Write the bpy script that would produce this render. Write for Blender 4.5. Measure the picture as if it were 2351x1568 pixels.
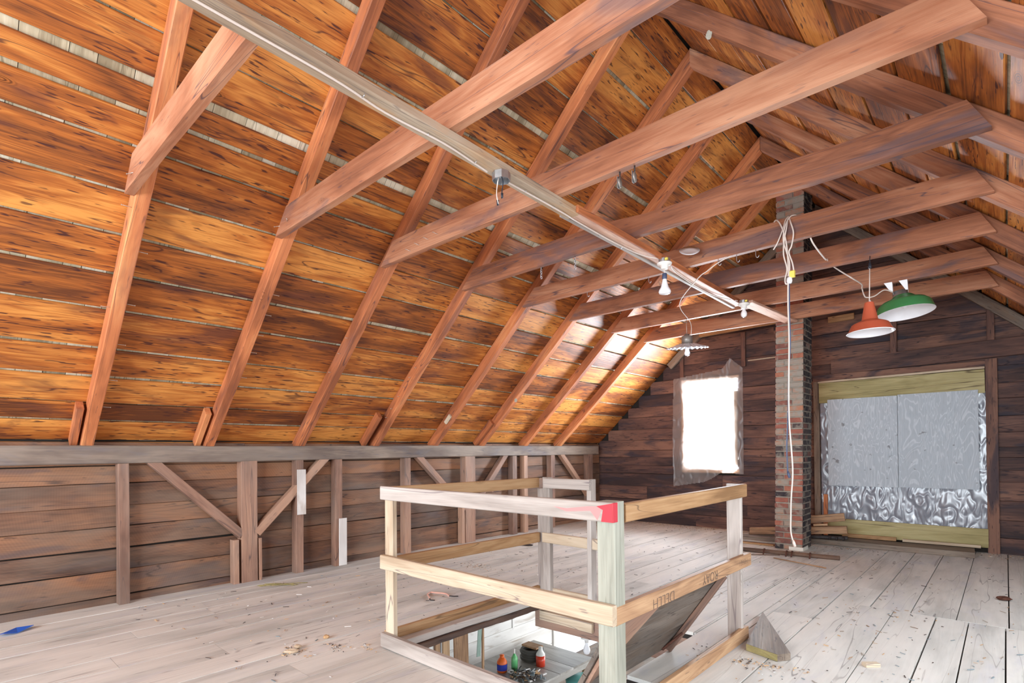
import bpy, bmesh, math, random
from mathutils import Vector, Matrix
for o in list(bpy.data.objects): bpy.data.objects.remove(o)
sc = bpy.context.scene
COL = sc.collection
RNG = random.Random(11)
V = Vector

# ------------------------------------------------------------------ camera
cam_d = bpy.data.cameras.new('camera'); cam = bpy.data.objects.new('camera', cam_d); COL.objects.link(cam)
cam_d.sensor_fit = 'HORIZONTAL'; cam_d.sensor_width = 36.0
cam_d.lens = 1242.14 / 2351 * 36.0
cam_d.shift_y = (1025.29 - 784.0) / 2351
cam_d.clip_start = 0.02; cam_d.clip_end = 200
yaw, pit, rol = .74010, .0078, -.0095
n_ = V((-math.sin(yaw), math.cos(yaw), 0)); r_ = V((math.cos(yaw), math.sin(yaw), 0)); u_ = V((0, 0, 1))
n2 = n_ * math.cos(pit) + u_ * math.sin(pit); u2 = u_ * math.cos(pit) - n_ * math.sin(pit)
r3 = r_ * math.cos(rol) + u2 * math.sin(rol); u3 = u2 * math.cos(rol) - r_ * math.sin(rol)
M4 = Matrix((r3, u3, -n2)).transposed().to_4x4(); M4.translation = V((0, 0, 1.35))
cam.matrix_world = M4
sc.camera = cam

# ------------------------------------------------------------------ world, daylight, exposure
w = bpy.data.worlds.new('sky'); sc.world = w; w.use_nodes = True
bg = w.node_tree.nodes['Background']; bg.inputs[0].default_value = (.86, .93, 1, 1); bg.inputs[1].default_value = 2.2
sc.view_settings.view_transform = 'Standard'; sc.view_settings.look = 'None'
sc.view_settings.exposure = 0.0; sc.view_settings.gamma = 1.0
def area(name, loc, target, sx, sy, power, col=(1, 1, 1), spread=math.pi):
    d = bpy.data.lights.new(name, 'AREA'); d.shape = 'RECTANGLE'; d.size = sx; d.size_y = sy; d.energy = power; d.color = col; d.spread = spread
    o = bpy.data.objects.new(name, d); COL.objects.link(o); o.location = loc
    o.rotation_euler = (V(target) - V(loc)).to_track_quat('-Z', 'Y').to_euler()
    return o
# daylight through near, far and workshop openings, plus soft fill added from unseen sides
DAY = (.83, .93, 1)
area('near_gable_fill', (-2.2, -4.75, 2.0), (-2.2, 5, 1.4), 4.4, 2.6, 600, DAY)  # broad soft fill added behind the camera, no doorway built
area('near_window_daylight', (.3, -4.7, 1.5), (-4.5, 3, 1.4), .9, 1.1, 170, DAY)
area('far_window_daylight', (-3.74, 9.42, 1.76), (-4.5, 5, 3.2), 1.0, 1.7, 560, (.84, .92, 1), 2.3)
area('eave_fill', (1.9, 2.8, .85), (-4, 2.8, 1.6), 3.6, 1.0, 80, DAY)  # fill added from low right to brighten the left roof, no known window
area('roof_fill', (1.12, 3.4, 2.22), (-2.2, 3.4, -.4), 6.0, .95, 85, DAY)  # unseen fill added on the right slope to brighten floor and left wall
area('workshop_doorway_daylight', (-4.0, 8.2, -1.3), (-4.6, 4, -1.6), 2.2, 1.6, 60)
area('workshop_fill', (-1.5, 6.2, -1.2), (-6, 5.6, -1.5), 1.6, 1.2, 34)  # fill added inside the workshop to brighten its white wall

# ------------------------------------------------------------------ materials
def srgb(c):
    return tuple(((x / 255) / 12.92 if x / 255 <= .04045 else ((x / 255 + .055) / 1.055) ** 2.4) for x in c) + (1,)
class NT:
    def __init__(s, name):
        s.m = bpy.data.materials.new(name); s.m.use_nodes = True; s.t = s.m.node_tree; s.n = s.t.nodes
        s.b = s.n['Principled BSDF']; s.out = s.n['Material Output']
    def new(s, t, **k):
        x = s.n.new(t)
        for a, b in k.items(): setattr(x, a, b)
        return x
    def L(s, a, b): s.t.links.new(a, b)
    def put(s, sock, v):
        if hasattr(v, 'is_linked'): s.L(v, sock)
        else: sock.default_value = v
    def math(s, op, a, b=0.0, c=None, clamp=False):
        x = s.new('ShaderNodeMath', operation=op, use_clamp=clamp); s.put(x.inputs[0], a); s.put(x.inputs[1], b)
        if c is not None: s.put(x.inputs[2], c)
        return x.outputs[0]
    def mix(s, f, a, b, mode='MIX'):
        x = s.new('ShaderNodeMix', data_type='RGBA', blend_type=mode); s.put(x.inputs[0], f); s.put(x.inputs[6], a); s.put(x.inputs[7], b)
        return x.outputs[2]
    def scale(s, v, sc3, off=(0, 0, 0)):
        x = s.new('ShaderNodeMapping'); s.L(v, x.inputs[0]); x.inputs['Scale'].default_value = sc3; x.inputs['Location'].default_value = off
        return x.outputs[0]
    def noise(s, v, sc=1.0, det=3.0, dist=0.0, rough=.55):
        x = s.new('ShaderNodeTexNoise'); s.L(v, x.inputs['Vector']); x.inputs['Scale'].default_value = sc; x.inputs['Detail'].default_value = det
        x.inputs['Distortion'].default_value = dist; x.inputs['Roughness'].default_value = rough
        return x.outputs[0]
    def voro(s, v, sc=1.0, feat='F1'):
        x = s.new('ShaderNodeTexVoronoi', feature=feat); s.L(v, x.inputs['Vector']); x.inputs['Scale'].default_value = sc
        return x
    def step(s, v, a, b):
        x = s.new('ShaderNodeMapRange', interpolation_type='SMOOTHSTEP'); s.put(x.inputs[0], v)
        x.inputs[1].default_value = a; x.inputs[2].default_value = b
        return x.outputs[0]
    def ramp(s, f, stops):
        x = s.new('ShaderNodeValToRGB'); s.L(f, x.inputs[0]); e = x.color_ramp.elements
        while len(e) < len(stops): e.new(.5)
        for i, (p, c) in enumerate(stops): e[i].position = p; e[i].color = c
        return x.outputs[0]
    def bump(s, h, strength=.3, dist=.003):
        x = s.new('ShaderNodeBump'); x.inputs['Strength'].default_value = strength; x.inputs['Distance'].default_value = dist
        s.L(h, x.inputs['Height']); s.L(x.outputs[0], s.b.inputs['Normal'])

def wood(name, dark, mid, light, streak=None, streak_amt=.9, streak_th=(.62, .70), blot=None, blot_amt=.0, knots=.0,
         dust=None, dust_amt=0, saw=0, rough=.62, var=.35, grain=.25, bump=.35, spec=.25):
    t = NT(name)
    at = t.new('ShaderNodeAttribute', attribute_name='gc').outputs['Vector']
    ti = t.new('ShaderNodeAttribute', attribute_name='tint').outputs['Fac']
    sp = t.new('ShaderNodeSeparateXYZ'); t.L(at, sp.inputs[0]); cb = t.new('ShaderNodeCombineXYZ'); t.L(sp.outputs[0], cb.inputs[0]); t.L(t.math('ADD', sp.outputs[1], sp.outputs[2]), cb.inputs[1])
    flat = cb.outputs[0]
    big = t.noise(t.scale(at, (.9, 4, 4)), 1, 4, .6)
    ringn = t.noise(t.scale(at, (.55, 7, 7)), 1, 2, .4)
    ring = t.math('PINGPONG', t.math('MULTIPLY', ringn, 16.0), 1.0)
    fib = t.noise(t.scale(at, (5, 170, 170)), 1, 2)
    f = t.math('ADD', big, t.math('MULTIPLY', t.math('SUBTRACT', ring, .5), grain * .35))
    f = t.math('ADD', f, t.math('MULTIPLY', t.math('SUBTRACT', fib, .5), grain * .8))
    f = t.math('ADD', f, t.math('MULTIPLY', t.math('SUBTRACT', ti, .5), var))
    c = t.ramp(f, [(.28, srgb(dark)), (.5, srgb(mid)), (.72, srgb(light))])
    if blot:
        bl = t.noise(t.scale(at, (1.3, 5, 5), (7, 3, 1)), 1, 4, .8)
        c = t.mix(t.math('MULTIPLY', t.step(bl, .52, .68), blot_amt), c, srgb(blot))
    if knots:
        vo = t.voro(t.scale(flat, (1.5, 4.2, 1), (3.1, 1.7, 0)), 1.0)
        d = vo.outputs['Distance']
        sel = t.step(vo.outputs['Color'], .35, .36)
        kr = t.math('PINGPONG', t.math('MULTIPLY', d, 60.0), 1.0)
        km = t.math('MULTIPLY', t.math('SUBTRACT', 1.0, t.step(d, .05, .13)), sel)
        kc = t.mix(kr, tuple(x * .22 for x in srgb(dark)[:3]) + (1,), srgb(mid))
        c = t.mix(t.math('MULTIPLY', km, knots), c, kc)
    if streak:
        sn = t.noise(t.scale(at, (8, 58, 58), (1, 9, 4)), 1, 1.5)
        gate = t.step(t.noise(t.scale(at, (1.6, 6, 6), (4, 2, 8)), 1, 2), .32, .54)
        sm = t.math('MULTIPLY', t.math('MULTIPLY', t.step(sn, *streak_th), streak_amt), gate)
        c = t.mix(sm, c, srgb(streak))
        # drying checks: long thin dark lines
        ck = t.math('ABSOLUTE', t.math('SUBTRACT', t.noise(t.scale(at, (.35, 6, 6), (11, 5, 2)), 1, 2, .3), .5))
        c = t.mix(t.math('MULTIPLY', t.math('SUBTRACT', 1.0, t.step(ck, .0, .006)), .75), c, srgb(streak))
    if saw:
        wv = t.new('ShaderNodeTexWave', wave_type='RINGS', rings_direction='Z'); t.L(t.scale(flat, (.8, .5, 1), (-24, -31, 0)), wv.inputs['Vector'])
        wv.inputs['Scale'].default_value = 22; wv.inputs['Distortion'].default_value = 1; wv.inputs['Detail'].default_value = 1; wv.inputs['Detail Scale'].default_value = .12
        c = t.mix(t.math('MULTIPLY', wv.outputs['Fac'], saw), c, tuple(x * .35 for x in srgb(dark)[:3]) + (1,))
    if dust:
        geo = t.new('ShaderNodeNewGeometry')
        dn = t.step(t.noise(t.scale(at, (1.1, 3, 3), (2, 7, 5)), 1, 4, .4), .35, .7)
        c = t.mix(t.math('MULTIPLY', dn, dust_amt), c, srgb(dust))
    t.L(c, t.b.inputs['Base Color']); t.b.inputs['Roughness'].default_value = rough
    t.b.inputs['Specular IOR Level'].default_value = spec
    if bump: t.bump(t.math('ADD', fib, ring), bump, .0015)
    return t.m
def plain(name, col, rough=.5, metal=0, var=0, vs=20, spec=.5, trans=0, ior=1.45, alpha=1, sss=0):
    t = NT(name)
    tc = t.new('ShaderNodeTexCoord').outputs['Object']
    c = srgb(col)
    if var:
        nz = t.noise(tc, vs, 4)
        cc = t.ramp(nz, [(.3, tuple(x * (1 - var) for x in c[:3]) + (1,)), (.7, tuple(min(1, x * (1 + var * .5)) for x in c[:3]) + (1,))])
        t.L(cc, t.b.inputs['Base Color'])
    else: t.b.inputs['Base Color'].default_value = c
    t.b.inputs['Roughness'].default_value = rough; t.b.inputs['Metallic'].default_value = metal
    t.b.inputs['Specular IOR Level'].default_value = spec
    t.b.inputs['Transmission Weight'].default_value = trans; t.b.inputs['IOR'].default_value = ior; t.b.inputs['Alpha'].default_value = alpha
    return t.m
def film(name, clear, col, rough=.12, gloss=.35):
    t = NT(name); t.n.remove(t.b)
    tr = t.new('ShaderNodeBsdfTransparent'); df = t.new('ShaderNodeBsdfDiffuse'); tl = t.new('ShaderNodeBsdfTranslucent'); gl = t.new('ShaderNodeBsdfGlossy')
    for x in (df, tl): x.inputs['Color'].default_value = srgb(col)
    gl.inputs['Roughness'].default_value = rough
    def mx(f, a, b):
        m = t.new('ShaderNodeMixShader'); t.put(m.inputs[0], f); t.L(a.outputs[0], m.inputs[1]); t.L(b.outputs[0], m.inputs[2]); return m
    body = mx(gloss, mx(.5, df, tl), gl)
    t.L(mx(clear, body, tr).outputs[0], t.out.inputs[0])
    return t.m

M = {}
M['sheath'] = wood('roof_board_wood', (100, 57, 34), (170, 98, 45), (216, 146, 74), streak=(56, 30, 36), streak_th=(.605, .68), streak_amt=.85, blot=(98, 56, 46), blot_amt=.6, knots=.85, rough=.5, var=.24, grain=.4)
M['rafter'] = wood('rafter_wood', (140, 82, 54), (192, 116, 74), (216, 148, 98), streak=(78, 54, 56), streak_th=(.66, .74), streak_amt=.55, blot=(128, 86, 74), blot_amt=.4, knots=.4, var=.25)
M['tie'] = wood('tie_beam_wood', (114, 72, 54), (162, 106, 78), (188, 138, 108), streak=(74, 62, 70), streak_th=(.64, .74), streak_amt=.55, blot=(98, 82, 86), blot_amt=.65, knots=.35, var=.2)
M['wall'] = wood('wall_board_wood', (74, 54, 46), (118, 86, 68), (150, 106, 78), streak=(48, 38, 40), streak_th=(.66, .74), streak_amt=.7, blot=(80, 72, 76), blot_amt=.6, knots=.5, dust=(136, 120, 106), dust_amt=.4, saw=.09, var=.4)
M['stud'] = wood('stud_wood', (110, 82, 70), (150, 114, 96), (178, 138, 114), streak=(76, 60, 60), streak_th=(.66, .74), streak_amt=.5, blot=(116, 100, 96), blot_amt=.5, knots=.3, dust=(152, 138, 126), dust_amt=.3)
M['plate'] = wood('wall_plate_wood', (104, 90, 82), (144, 128, 114), (170, 152, 136), streak=(82, 74, 78), streak_th=(.62, .74), streak_amt=.6, blot=(100, 98, 106), blot_amt=.6, knots=.2, dust=(156, 144, 132), dust_amt=.4)
M['end'] = wood('gable_board_wood', (60, 47, 47), (96, 70, 63), (130, 95, 80), streak=(36, 32, 40), streak_th=(.6, .72), streak_amt=.8, blot=(52, 50, 60), blot_amt=.75, knots=.5, var=.3, rough=.7)
M['floor'] = wood('floor_board_wood', (172, 171, 166), (202, 201, 196), (222, 220, 214), streak=(122, 116, 116), streak_th=(.69, .78), streak_amt=.4, blot=(188, 188, 194), blot_amt=.6, dust=(220, 215, 208), dust_amt=.6, var=.12, grain=.14, rough=.75, bump=.25)
M['new'] = wood('pale_new_pine', (150, 140, 133), (177, 167, 160), (194, 185, 178), streak=(122, 110, 112), streak_th=(.72, .79), streak_amt=.5, knots=.35, var=.2, grain=.35)
M['peach'] = wood('peach_new_pine', (172, 150, 126), (196, 177, 153), (208, 192, 170), streak=(110, 96, 96), streak_th=(.70, .77), streak_amt=.6, knots=.4, var=.15, grain=.4)
M['gold'] = wood('golden_pine', (132, 98, 66), (166, 128, 90), (186, 152, 114), streak=(96, 74, 56), streak_th=(.72, .8), streak_amt=.5, knots=.6, var=.2, grain=.4)
M['brownrail'] = wood('weathered_brown_pine', (124, 94, 72), (168, 130, 98), (196, 160, 124), streak=(80, 64, 58), streak_th=(.66, .76), streak_amt=.5, knots=.4, var=.2, grain=.4)
M['treated'] = wood('green_treated_pine', (138, 138, 126), (162, 162, 149), (178, 177, 164), streak=(132, 132, 118), streak_th=(.66, .76), streak_amt=.5, knots=.2, var=.1, grain=.4)
M['olive'] = wood('olive_treated_pine', (128, 118, 76), (164, 152, 106), (184, 172, 128), streak=(84, 66, 46), streak_th=(.72, .8), streak_amt=.6, knots=.7, var=.1, grain=.3)
M['greytan'] = wood('whitewashed_grey_wood', (136, 116, 98), (172, 153, 132), (194, 179, 160), streak=(118, 104, 96), streak_th=(.64, .74), streak_amt=.6, blot=(198, 152, 104), blot_amt=.55, var=.15)
M['pinkbatten'] = wood('pale_pink_batten_wood', (196, 148, 126), (226, 186, 164), (238, 208, 190), streak=(160, 110, 92), streak_amt=.4, blot=(186, 120, 88), blot_amt=.5, var=.1)
M['greyplank'] = wood('grey_dusty_plank', (88, 74, 66), (124, 110, 98), (150, 136, 122), streak=(64, 52, 48), streak_amt=.6, blot=(128, 96, 70), blot_amt=.4, var=.15, knots=.3)
M['darkplank'] = wood('dark_brown_plank', (62, 48, 44), (98, 76, 64), (128, 100, 82), streak=(40, 32, 34), streak_amt=.7, blot=(74, 70, 74), blot_amt=.4, var=.15)
M['shingle'] = wood('pale_shingle_wood', (150, 134, 108), (196, 182, 154), (222, 212, 190), streak=(120, 108, 84), streak_amt=.4, blot=(128, 120, 96), blot_amt=.5, var=.4, grain=.2)
M['whiteboard'] = wood('white_painted_boards', (206, 202, 196), (226, 224, 220), (238, 236, 232), blot=(150, 132, 112), blot_amt=.6, var=.1, grain=.1, rough=.6)
M['whitepaint'] = wood('worn_white_paint_board', (176, 168, 162), (204, 198, 194), (220, 216, 212), blot=(150, 116, 86), blot_amt=.45, var=.1, grain=.15)
M['deck'] = plain('outer_roof_skin', (40, 34, 30), .9)
M['metal'] = plain('galvanized_steel', (188, 190, 194), .35, .85, .15, 30)
M['nail'] = plain('nail_steel', (196, 186, 176), .4, .6)
M['rust'] = plain('rusty_iron', (92, 56, 44), .8, .2, .3, 40)
M['darkiron'] = plain('dark_iron', (62, 56, 56), .6, .5, .3, 40)
M['white'] = plain('white_plastic', (236, 226, 214), .45)
M['cable'] = plain('white_cable_jacket', (216, 202, 192), .5)
M['black'] = plain('black_rubber', (38, 42, 52), .5)
M['bluegrey'] = plain('blue_grey_cord', (72, 82, 108), .5)
M['yellow'] = plain('yellow_plastic', (228, 206, 92), .5)
M['porcelain'] = plain('white_porcelain', (234, 228, 222), .25)
M['bulb'] = plain('frosted_bulb_glass', (240, 238, 240), .2, spec=.6)
M['flute'] = plain('fluted_glass_shade', (225, 230, 240), .12, .25, .1, 12, spec=.8)
M['galv'] = plain('dull_zinc_can', (150, 144, 138), .45, .5, .2, 25)
M['orange'] = plain('orange_enamel', (200, 98, 70), .35, 0, .06, 8)
M['green'] = plain('green_enamel', (72, 140, 84), .35, 0, .12, 8)
M['enamel'] = plain('white_enamel', (232, 228, 230), .3, 0, .05, 10)
M['red'] = plain('red_spray_paint', (184, 48, 60), .6)
M['pencil'] = plain('dark_pencil', (96, 82, 76), .8)
M['blue'] = plain('blue_plastic_scrap', (36, 92, 190), .4)
M['brickmortar'] = plain('lime_mortar', (150, 142, 130), .95, 0, .3, 14)
M['plaster'] = plain('white_plaster', (226, 222, 212), .9)
M['debris'] = None

def brick_mat():
    t = NT('old_brick'); tc = t.new('ShaderNodeAttribute', attribute_name='gc').outputs['Vector']
    ti = t.new('ShaderNodeAttribute', attribute_name='tint').outputs['Fac']
    nz = t.noise(tc, 16, 5, .4)
    f = t.math('ADD', ti, t.math('MULTIPLY', t.math('SUBTRACT', nz, .5), .45))
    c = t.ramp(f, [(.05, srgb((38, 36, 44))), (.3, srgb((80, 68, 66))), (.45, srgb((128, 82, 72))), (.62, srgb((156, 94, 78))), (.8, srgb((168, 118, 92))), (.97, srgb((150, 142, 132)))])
    sm = t.step(t.noise(tc, 7, 4, .6), .5, .62)
    c = t.mix(t.math('MULTIPLY', sm, .55), c, srgb((152, 142, 130)))
    t.L(c, t.b.inputs['Base Color']); t.b.inputs['Roughness'].default_value = .9; t.bump(nz, .6, .006)
    return t.m
M['brick'] = brick_mat()
def ply_mat():
    t = NT('grey_plywood_face'); at = t.new('ShaderNodeAttribute', attribute_name='gc').outputs['Vector']
    n1 = t.noise(t.scale(at, (.75, 4.2, 1)), 1, 3, .7)
    rg = t.math('PINGPONG', t.math('MULTIPLY', n1, 40.0), 1.0)
    fine = t.noise(t.scale(at, (8, 90, 1)), 1, 3)
    c = t.mix(t.math('MULTIPLY', t.step(rg, .62, .95), .55), srgb((174, 182, 190)), srgb((208, 214, 220)))
    c = t.mix(t.math('MULTIPLY', t.step(fine, .5, .7), .4), c, srgb((150, 157, 165)))
    c = t.mix(t.math('MULTIPLY', t.step(t.noise(at, 9, 3), .66, .72), .7), c, srgb((96, 92, 92)))
    t.L(c, t.b.inputs['Base Color']); t.b.inputs['Roughness'].default_value = .7; return t.m
M['ply'] = ply_mat()
M['film'] = film('clear_window_film', .58, (206, 202, 202), .3, .08)
M['crumple'] = film('crumpled_clear_plastic', .16, (186, 192, 208), .3, .16)
def debris_mat():
    t = NT('wood_chips_and_nails'); ti = t.new('ShaderNodeAttribute', attribute_name='tint').outputs['Fac']
    c = t.ramp(ti, [(.0, srgb((52, 46, 46))), (.35, srgb((84, 74, 70))), (.5, srgb((150, 120, 92))), (.7, srgb((206, 166, 122))), (.85, srgb((120, 134, 140))), (1, srgb((232, 228, 224)))])
    t.L(c, t.b.inputs['Base Color']); t.b.inputs['Roughness'].default_value = .7
    return t.m
M['debris'] = debris_mat()

# ------------------------------------------------------------------ object helpers
def tag(o, label=None, cat=None, group=None, kind=None):
    if label: o['label'] = label
    if cat: o['category'] = cat
    if group: o['group'] = group
    if kind: o['kind'] = kind
    return o
def empty(name, loc, label=None, cat=None, group=None):
    o = bpy.data.objects.new(name, None); COL.objects.link(o); o.location = loc; o.empty_display_size = .05
    return tag(o, label, cat, group)
def wloc(o):
    p = V((0, 0, 0))
    while o: p += o.location; o = o.parent
    return p
class MB:
    def __init__(s, seed=None):
        s.v = []; s.f = []; s.g = []; s.t = []; s.r = random.Random(seed) if seed is not None else RNG; s.smooth = []
    def add(s, vs, fs, gs=None, tint=None, smooth=False):
        b = len(s.v); tint = s.r.random() if tint is None else tint
        s.v += [V(x) for x in vs]; s.g += [V(x) for x in (gs or vs)]; s.t += [tint] * len(vs)
        for f in fs: s.f.append([b + i for i in f]); s.smooth.append(smooth)
        return s
    def beam(s, p0, p1, wd, h, up=(0, 0, 1), seg=1, jit=0.0, tint=None, ch=.004, ends=None, taper=1.0, roll=0):
        """timber from p0 to p1: wd across, h along up; chamfered long edges, grain along its length"""
        p0, p1 = V(p0), V(p1); d = p1 - p0; Ln = d.length; x = d / Ln
        z = V(up); z = (z - x * z.dot(x)).normalized(); y = z.cross(x)
        ch = min(ch, wd * .3, h * .3); a, b = wd / 2, h / 2
        prof = [(-a + ch, -b), (a - ch, -b), (a, -b + ch), (a, b - ch), (a - ch, b), (-a + ch, b), (-a, b - ch), (-a, -b + ch)]
        off = V((s.r.uniform(0, 60), s.r.uniform(0, 60), s.r.uniform(0, 60)))
        vs = []; gs = []
        ph = [s.r.uniform(0, 6.28) for _ in range(4)]
        e0, e1 = ends if ends else ((0, 0), (0, 0))      # end bevels: x shift per unit of z at either end
        for i in range(seg + 1):
            q = i / seg; k = 1 + (taper - 1) * q
            jy = jit * (math.sin(ph[0] + q * Ln * 1.3) + .5 * math.sin(ph[1] + q * Ln * 3.1)); jz = jit * (math.sin(ph[2] + q * Ln * 1.1) + .5 * math.sin(ph[3] + q * Ln * 3.7))
            for (py, pz) in prof:
                sx = (e0[0] * pz + e0[1] * py) * (1 - q) + (e1[0] * pz + e1[1] * py) * q
                jj = (s.r.uniform(-1, 1) * jit * .35 if jit else 0)
                vs.append(p0 + x * (q * Ln + sx) + y * (py * k + jy + jj) + z * (pz * k + jz + jj))
                gs.append(off + V((q * Ln + sx, py, pz)))
        fs = []
        for i in range(seg):
            for j in range(8):
                k = (j + 1) % 8; fs.append([i * 8 + j, i * 8 + k, (i + 1) * 8 + k, (i + 1) * 8 + j])
        fs.append(list(range(7, -1, -1))); fs.append([seg * 8 + j for j in range(8)])
        return s.add(vs, fs, gs, tint)
    def box(s, lo, hi, axis=0, tint=None, ch=.003):
        lo, hi = V(lo), V(hi); c = (lo + hi) / 2; d = hi - lo
        if axis == 0: return s.beam((lo.x, c.y, c.z), (hi.x, c.y, c.z), d.y, d.z, tint=tint, ch=ch)
        if axis == 1: return s.beam((c.x, lo.y, c.z), (c.x, hi.y, c.z), d.x, d.z, tint=tint, ch=ch)
        return s.beam((c.x, c.y, lo.z), (c.x, c.y, hi.z), d.x, d.y, up=(0, 1, 0), tint=tint, ch=ch)
    def tube(s, pts, r, n=8, tint=.5, closed=False, radii=None):
        pts = [V(p) for p in pts]; vs = []; prev = None
        for i, p in enumerate(pts):
            t = (pts[min(i + 1, len(pts) - 1)] - pts[max(i - 1, 0)]).normalized()
            a = prev if prev is not None else (V((0, 0, 1)) if abs(t.z) < .9 else V((1, 0, 0)))
            a = (a - t * a.dot(t)).normalized(); prev = a; b = t.cross(a); rr = radii[i] if radii else r
            vs += [p + (a * math.cos(6.2832 * k / n) + b * math.sin(6.2832 * k / n)) * rr for k in range(n)]
        fs = [[i * n + k, i * n + (k + 1) % n, (i + 1) * n + (k + 1) % n, (i + 1) * n + k] for i in range(len(pts) - 1) for k in range(n)]
        fs += [list(range(n - 1, -1, -1)), [(len(pts) - 1) * n + k for k in range(n)]]
        return s.add(vs, fs, None, tint, True)
    def lathe(s, c, prof, n=40, axis=(0, 0, 1), tint=.5, wave=None, caps=False):
        """surface of revolution: prof = [(radius, height along axis)]"""
        z = V(axis).normalized(); x = (V((1, 0, 0)) - z * z.x).normalized(); y = z.cross(x); c = V(c); vs = []
        for i, (r, h) in enumerate(prof):
            for k in range(n):
                a = 6.2832 * k / n; rr, hh = r, h
                if wave: hh += wave(i, a); 
                vs.append(c + x * math.cos(a) * rr + y * math.sin(a) * rr + z * hh)
        fs = [[i * n + k, i * n + (k + 1) % n, (i + 1) * n + (k + 1) % n, (i + 1) * n + k] for i in range(len(prof) - 1) for k in range(n)]
        if caps: fs += [list(range(n - 1, -1, -1)), [(len(prof) - 1) * n + k for k in range(n)]]
        return s.add(vs, fs, None, tint, True)
    def prism(s, poly, ext, tint=None, along=(1, 0, 0)):
        poly = [V(p) for p in poly]; ext = V(ext); n = len(poly); vs = poly + [p + ext for p in poly]
        fs = [list(range(n - 1, -1, -1)), [n + i for i in range(n)]] + [[i, (i + 1) % n, n + (i + 1) % n, n + i] for i in range(n)]
        x = V(along).normalized(); z = ext.normalized(); z = (z - x * z.dot(x)).normalized(); y = z.cross(x); off = s.r.uniform(0, 60)
        return s.add(vs, fs, [(p.dot(x) + off, p.dot(y) + off, p.dot(z)) for p in vs], tint)
    def build(s, name, mat, parent=None, origin=None, solid=0):
        o3 = wloc(parent) if parent is not None else (V(origin) if origin is not None else V((sum(p.x for p in s.v) / len(s.v), sum(p.y for p in s.v) / len(s.v), min(p.z for p in s.v))))
        me = bpy.data.meshes.new(name); me.from_pydata([p - o3 for p in s.v], [], s.f); me.validate()
        bm = bmesh.new(); bm.from_mesh(me); bmesh.ops.recalc_face_normals(bm, faces=bm.faces); bm.to_mesh(me); bm.free()
        a = me.attributes.new('gc', 'FLOAT_VECTOR', 'POINT'); a.data.foreach_set('vector', [c for g in s.g for c in g])
        a = me.attributes.new('tint', 'FLOAT', 'POINT'); a.data.foreach_set('value', s.t)
        if any(s.smooth): me.polygons.foreach_set('use_smooth', s.smooth)
        for m in (mat if isinstance(mat, (list, tuple)) else [mat]): me.materials.append(M[m])
        ob = bpy.data.objects.new(name, me); COL.objects.link(ob)
        if parent is not None: ob.parent = parent
        else: ob.location = o3
        if solid:
            md = ob.modifiers.new('thickness', 'SOLIDIFY'); md.thickness = solid; md.offset = 0
        return ob
def timber(name, mat, p0, p1, wd, h, label=None, cat=None, group=None, parent=None, seed=None, **k):
    k.setdefault('seg', max(2, int((V(p1) - V(p0)).length / .35))); k.setdefault('jit', .0025)
    return tag(MB(seed).beam(p0, p1, wd, h, **k).build(name, mat, parent), label, cat, group)
def smoothpts(pts, n=6):
    pts = [V(p) for p in pts]; out = []
    for i in range(len(pts) - 1):
        a, b, c, d = pts[max(i - 1, 0)], pts[i], pts[i + 1], pts[min(i + 2, len(pts) - 1)]
        for j in range(n):
            t = j / n
            out.append(.5 * ((2 * b) + (c - a) * t + (2 * a - 5 * b + 4 * c - d) * t * t + (3 * b - a - 3 * c + d) * t ** 3))
    return out + [pts[-1]]
def nail(parent, p, d, ln=.06):
    p = V(p); d = V(d).normalized(); m = MB(); m.tube([p - d * .01, p + d * ln], .0022, 6); m.tube([p + d * ln, p + d * (ln + .002)], .0048, 8)
    return m.build('nail', 'nail', parent)

# ------------------------------------------------------------------ roof frame numbers
XL, XR = -5.88, 1.64           # inner faces of the two wall plates
RX, RZ, PZ = -2.12, 4.90, 1.43 # ridge and plate height of the rafter undersides
SL = (RZ - PZ) / (RX - XL); AL = math.atan(SL); LEN = math.hypot(RX - XL, RZ - PZ)
eL = V((math.cos(AL), 0, math.sin(AL))); nL = V((-math.sin(AL), 0, math.cos(AL)))
eR = V((-math.cos(AL), 0, math.sin(AL))); nR = V((math.sin(AL), 0, math.cos(AL)))
def LP(s, y, d=0): return V((XL, y, PZ)) + eL * s + nL * d
def RP(s, y, d=0): return V((XR, y, PZ)) + eR * s + nR * d
RD, RW = .125, .088            # rafter depth and width
FY = [.985, 1.958, 2.915, 3.901, 4.856, 5.775, 6.787, 7.735]
YE, YN = 9.15, -4.6            # far and near gable
HOLE = [(-3.12, -1.70, 2.20, 3.85), (-1.75, -1.50, 2.20, 2.86)]

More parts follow.
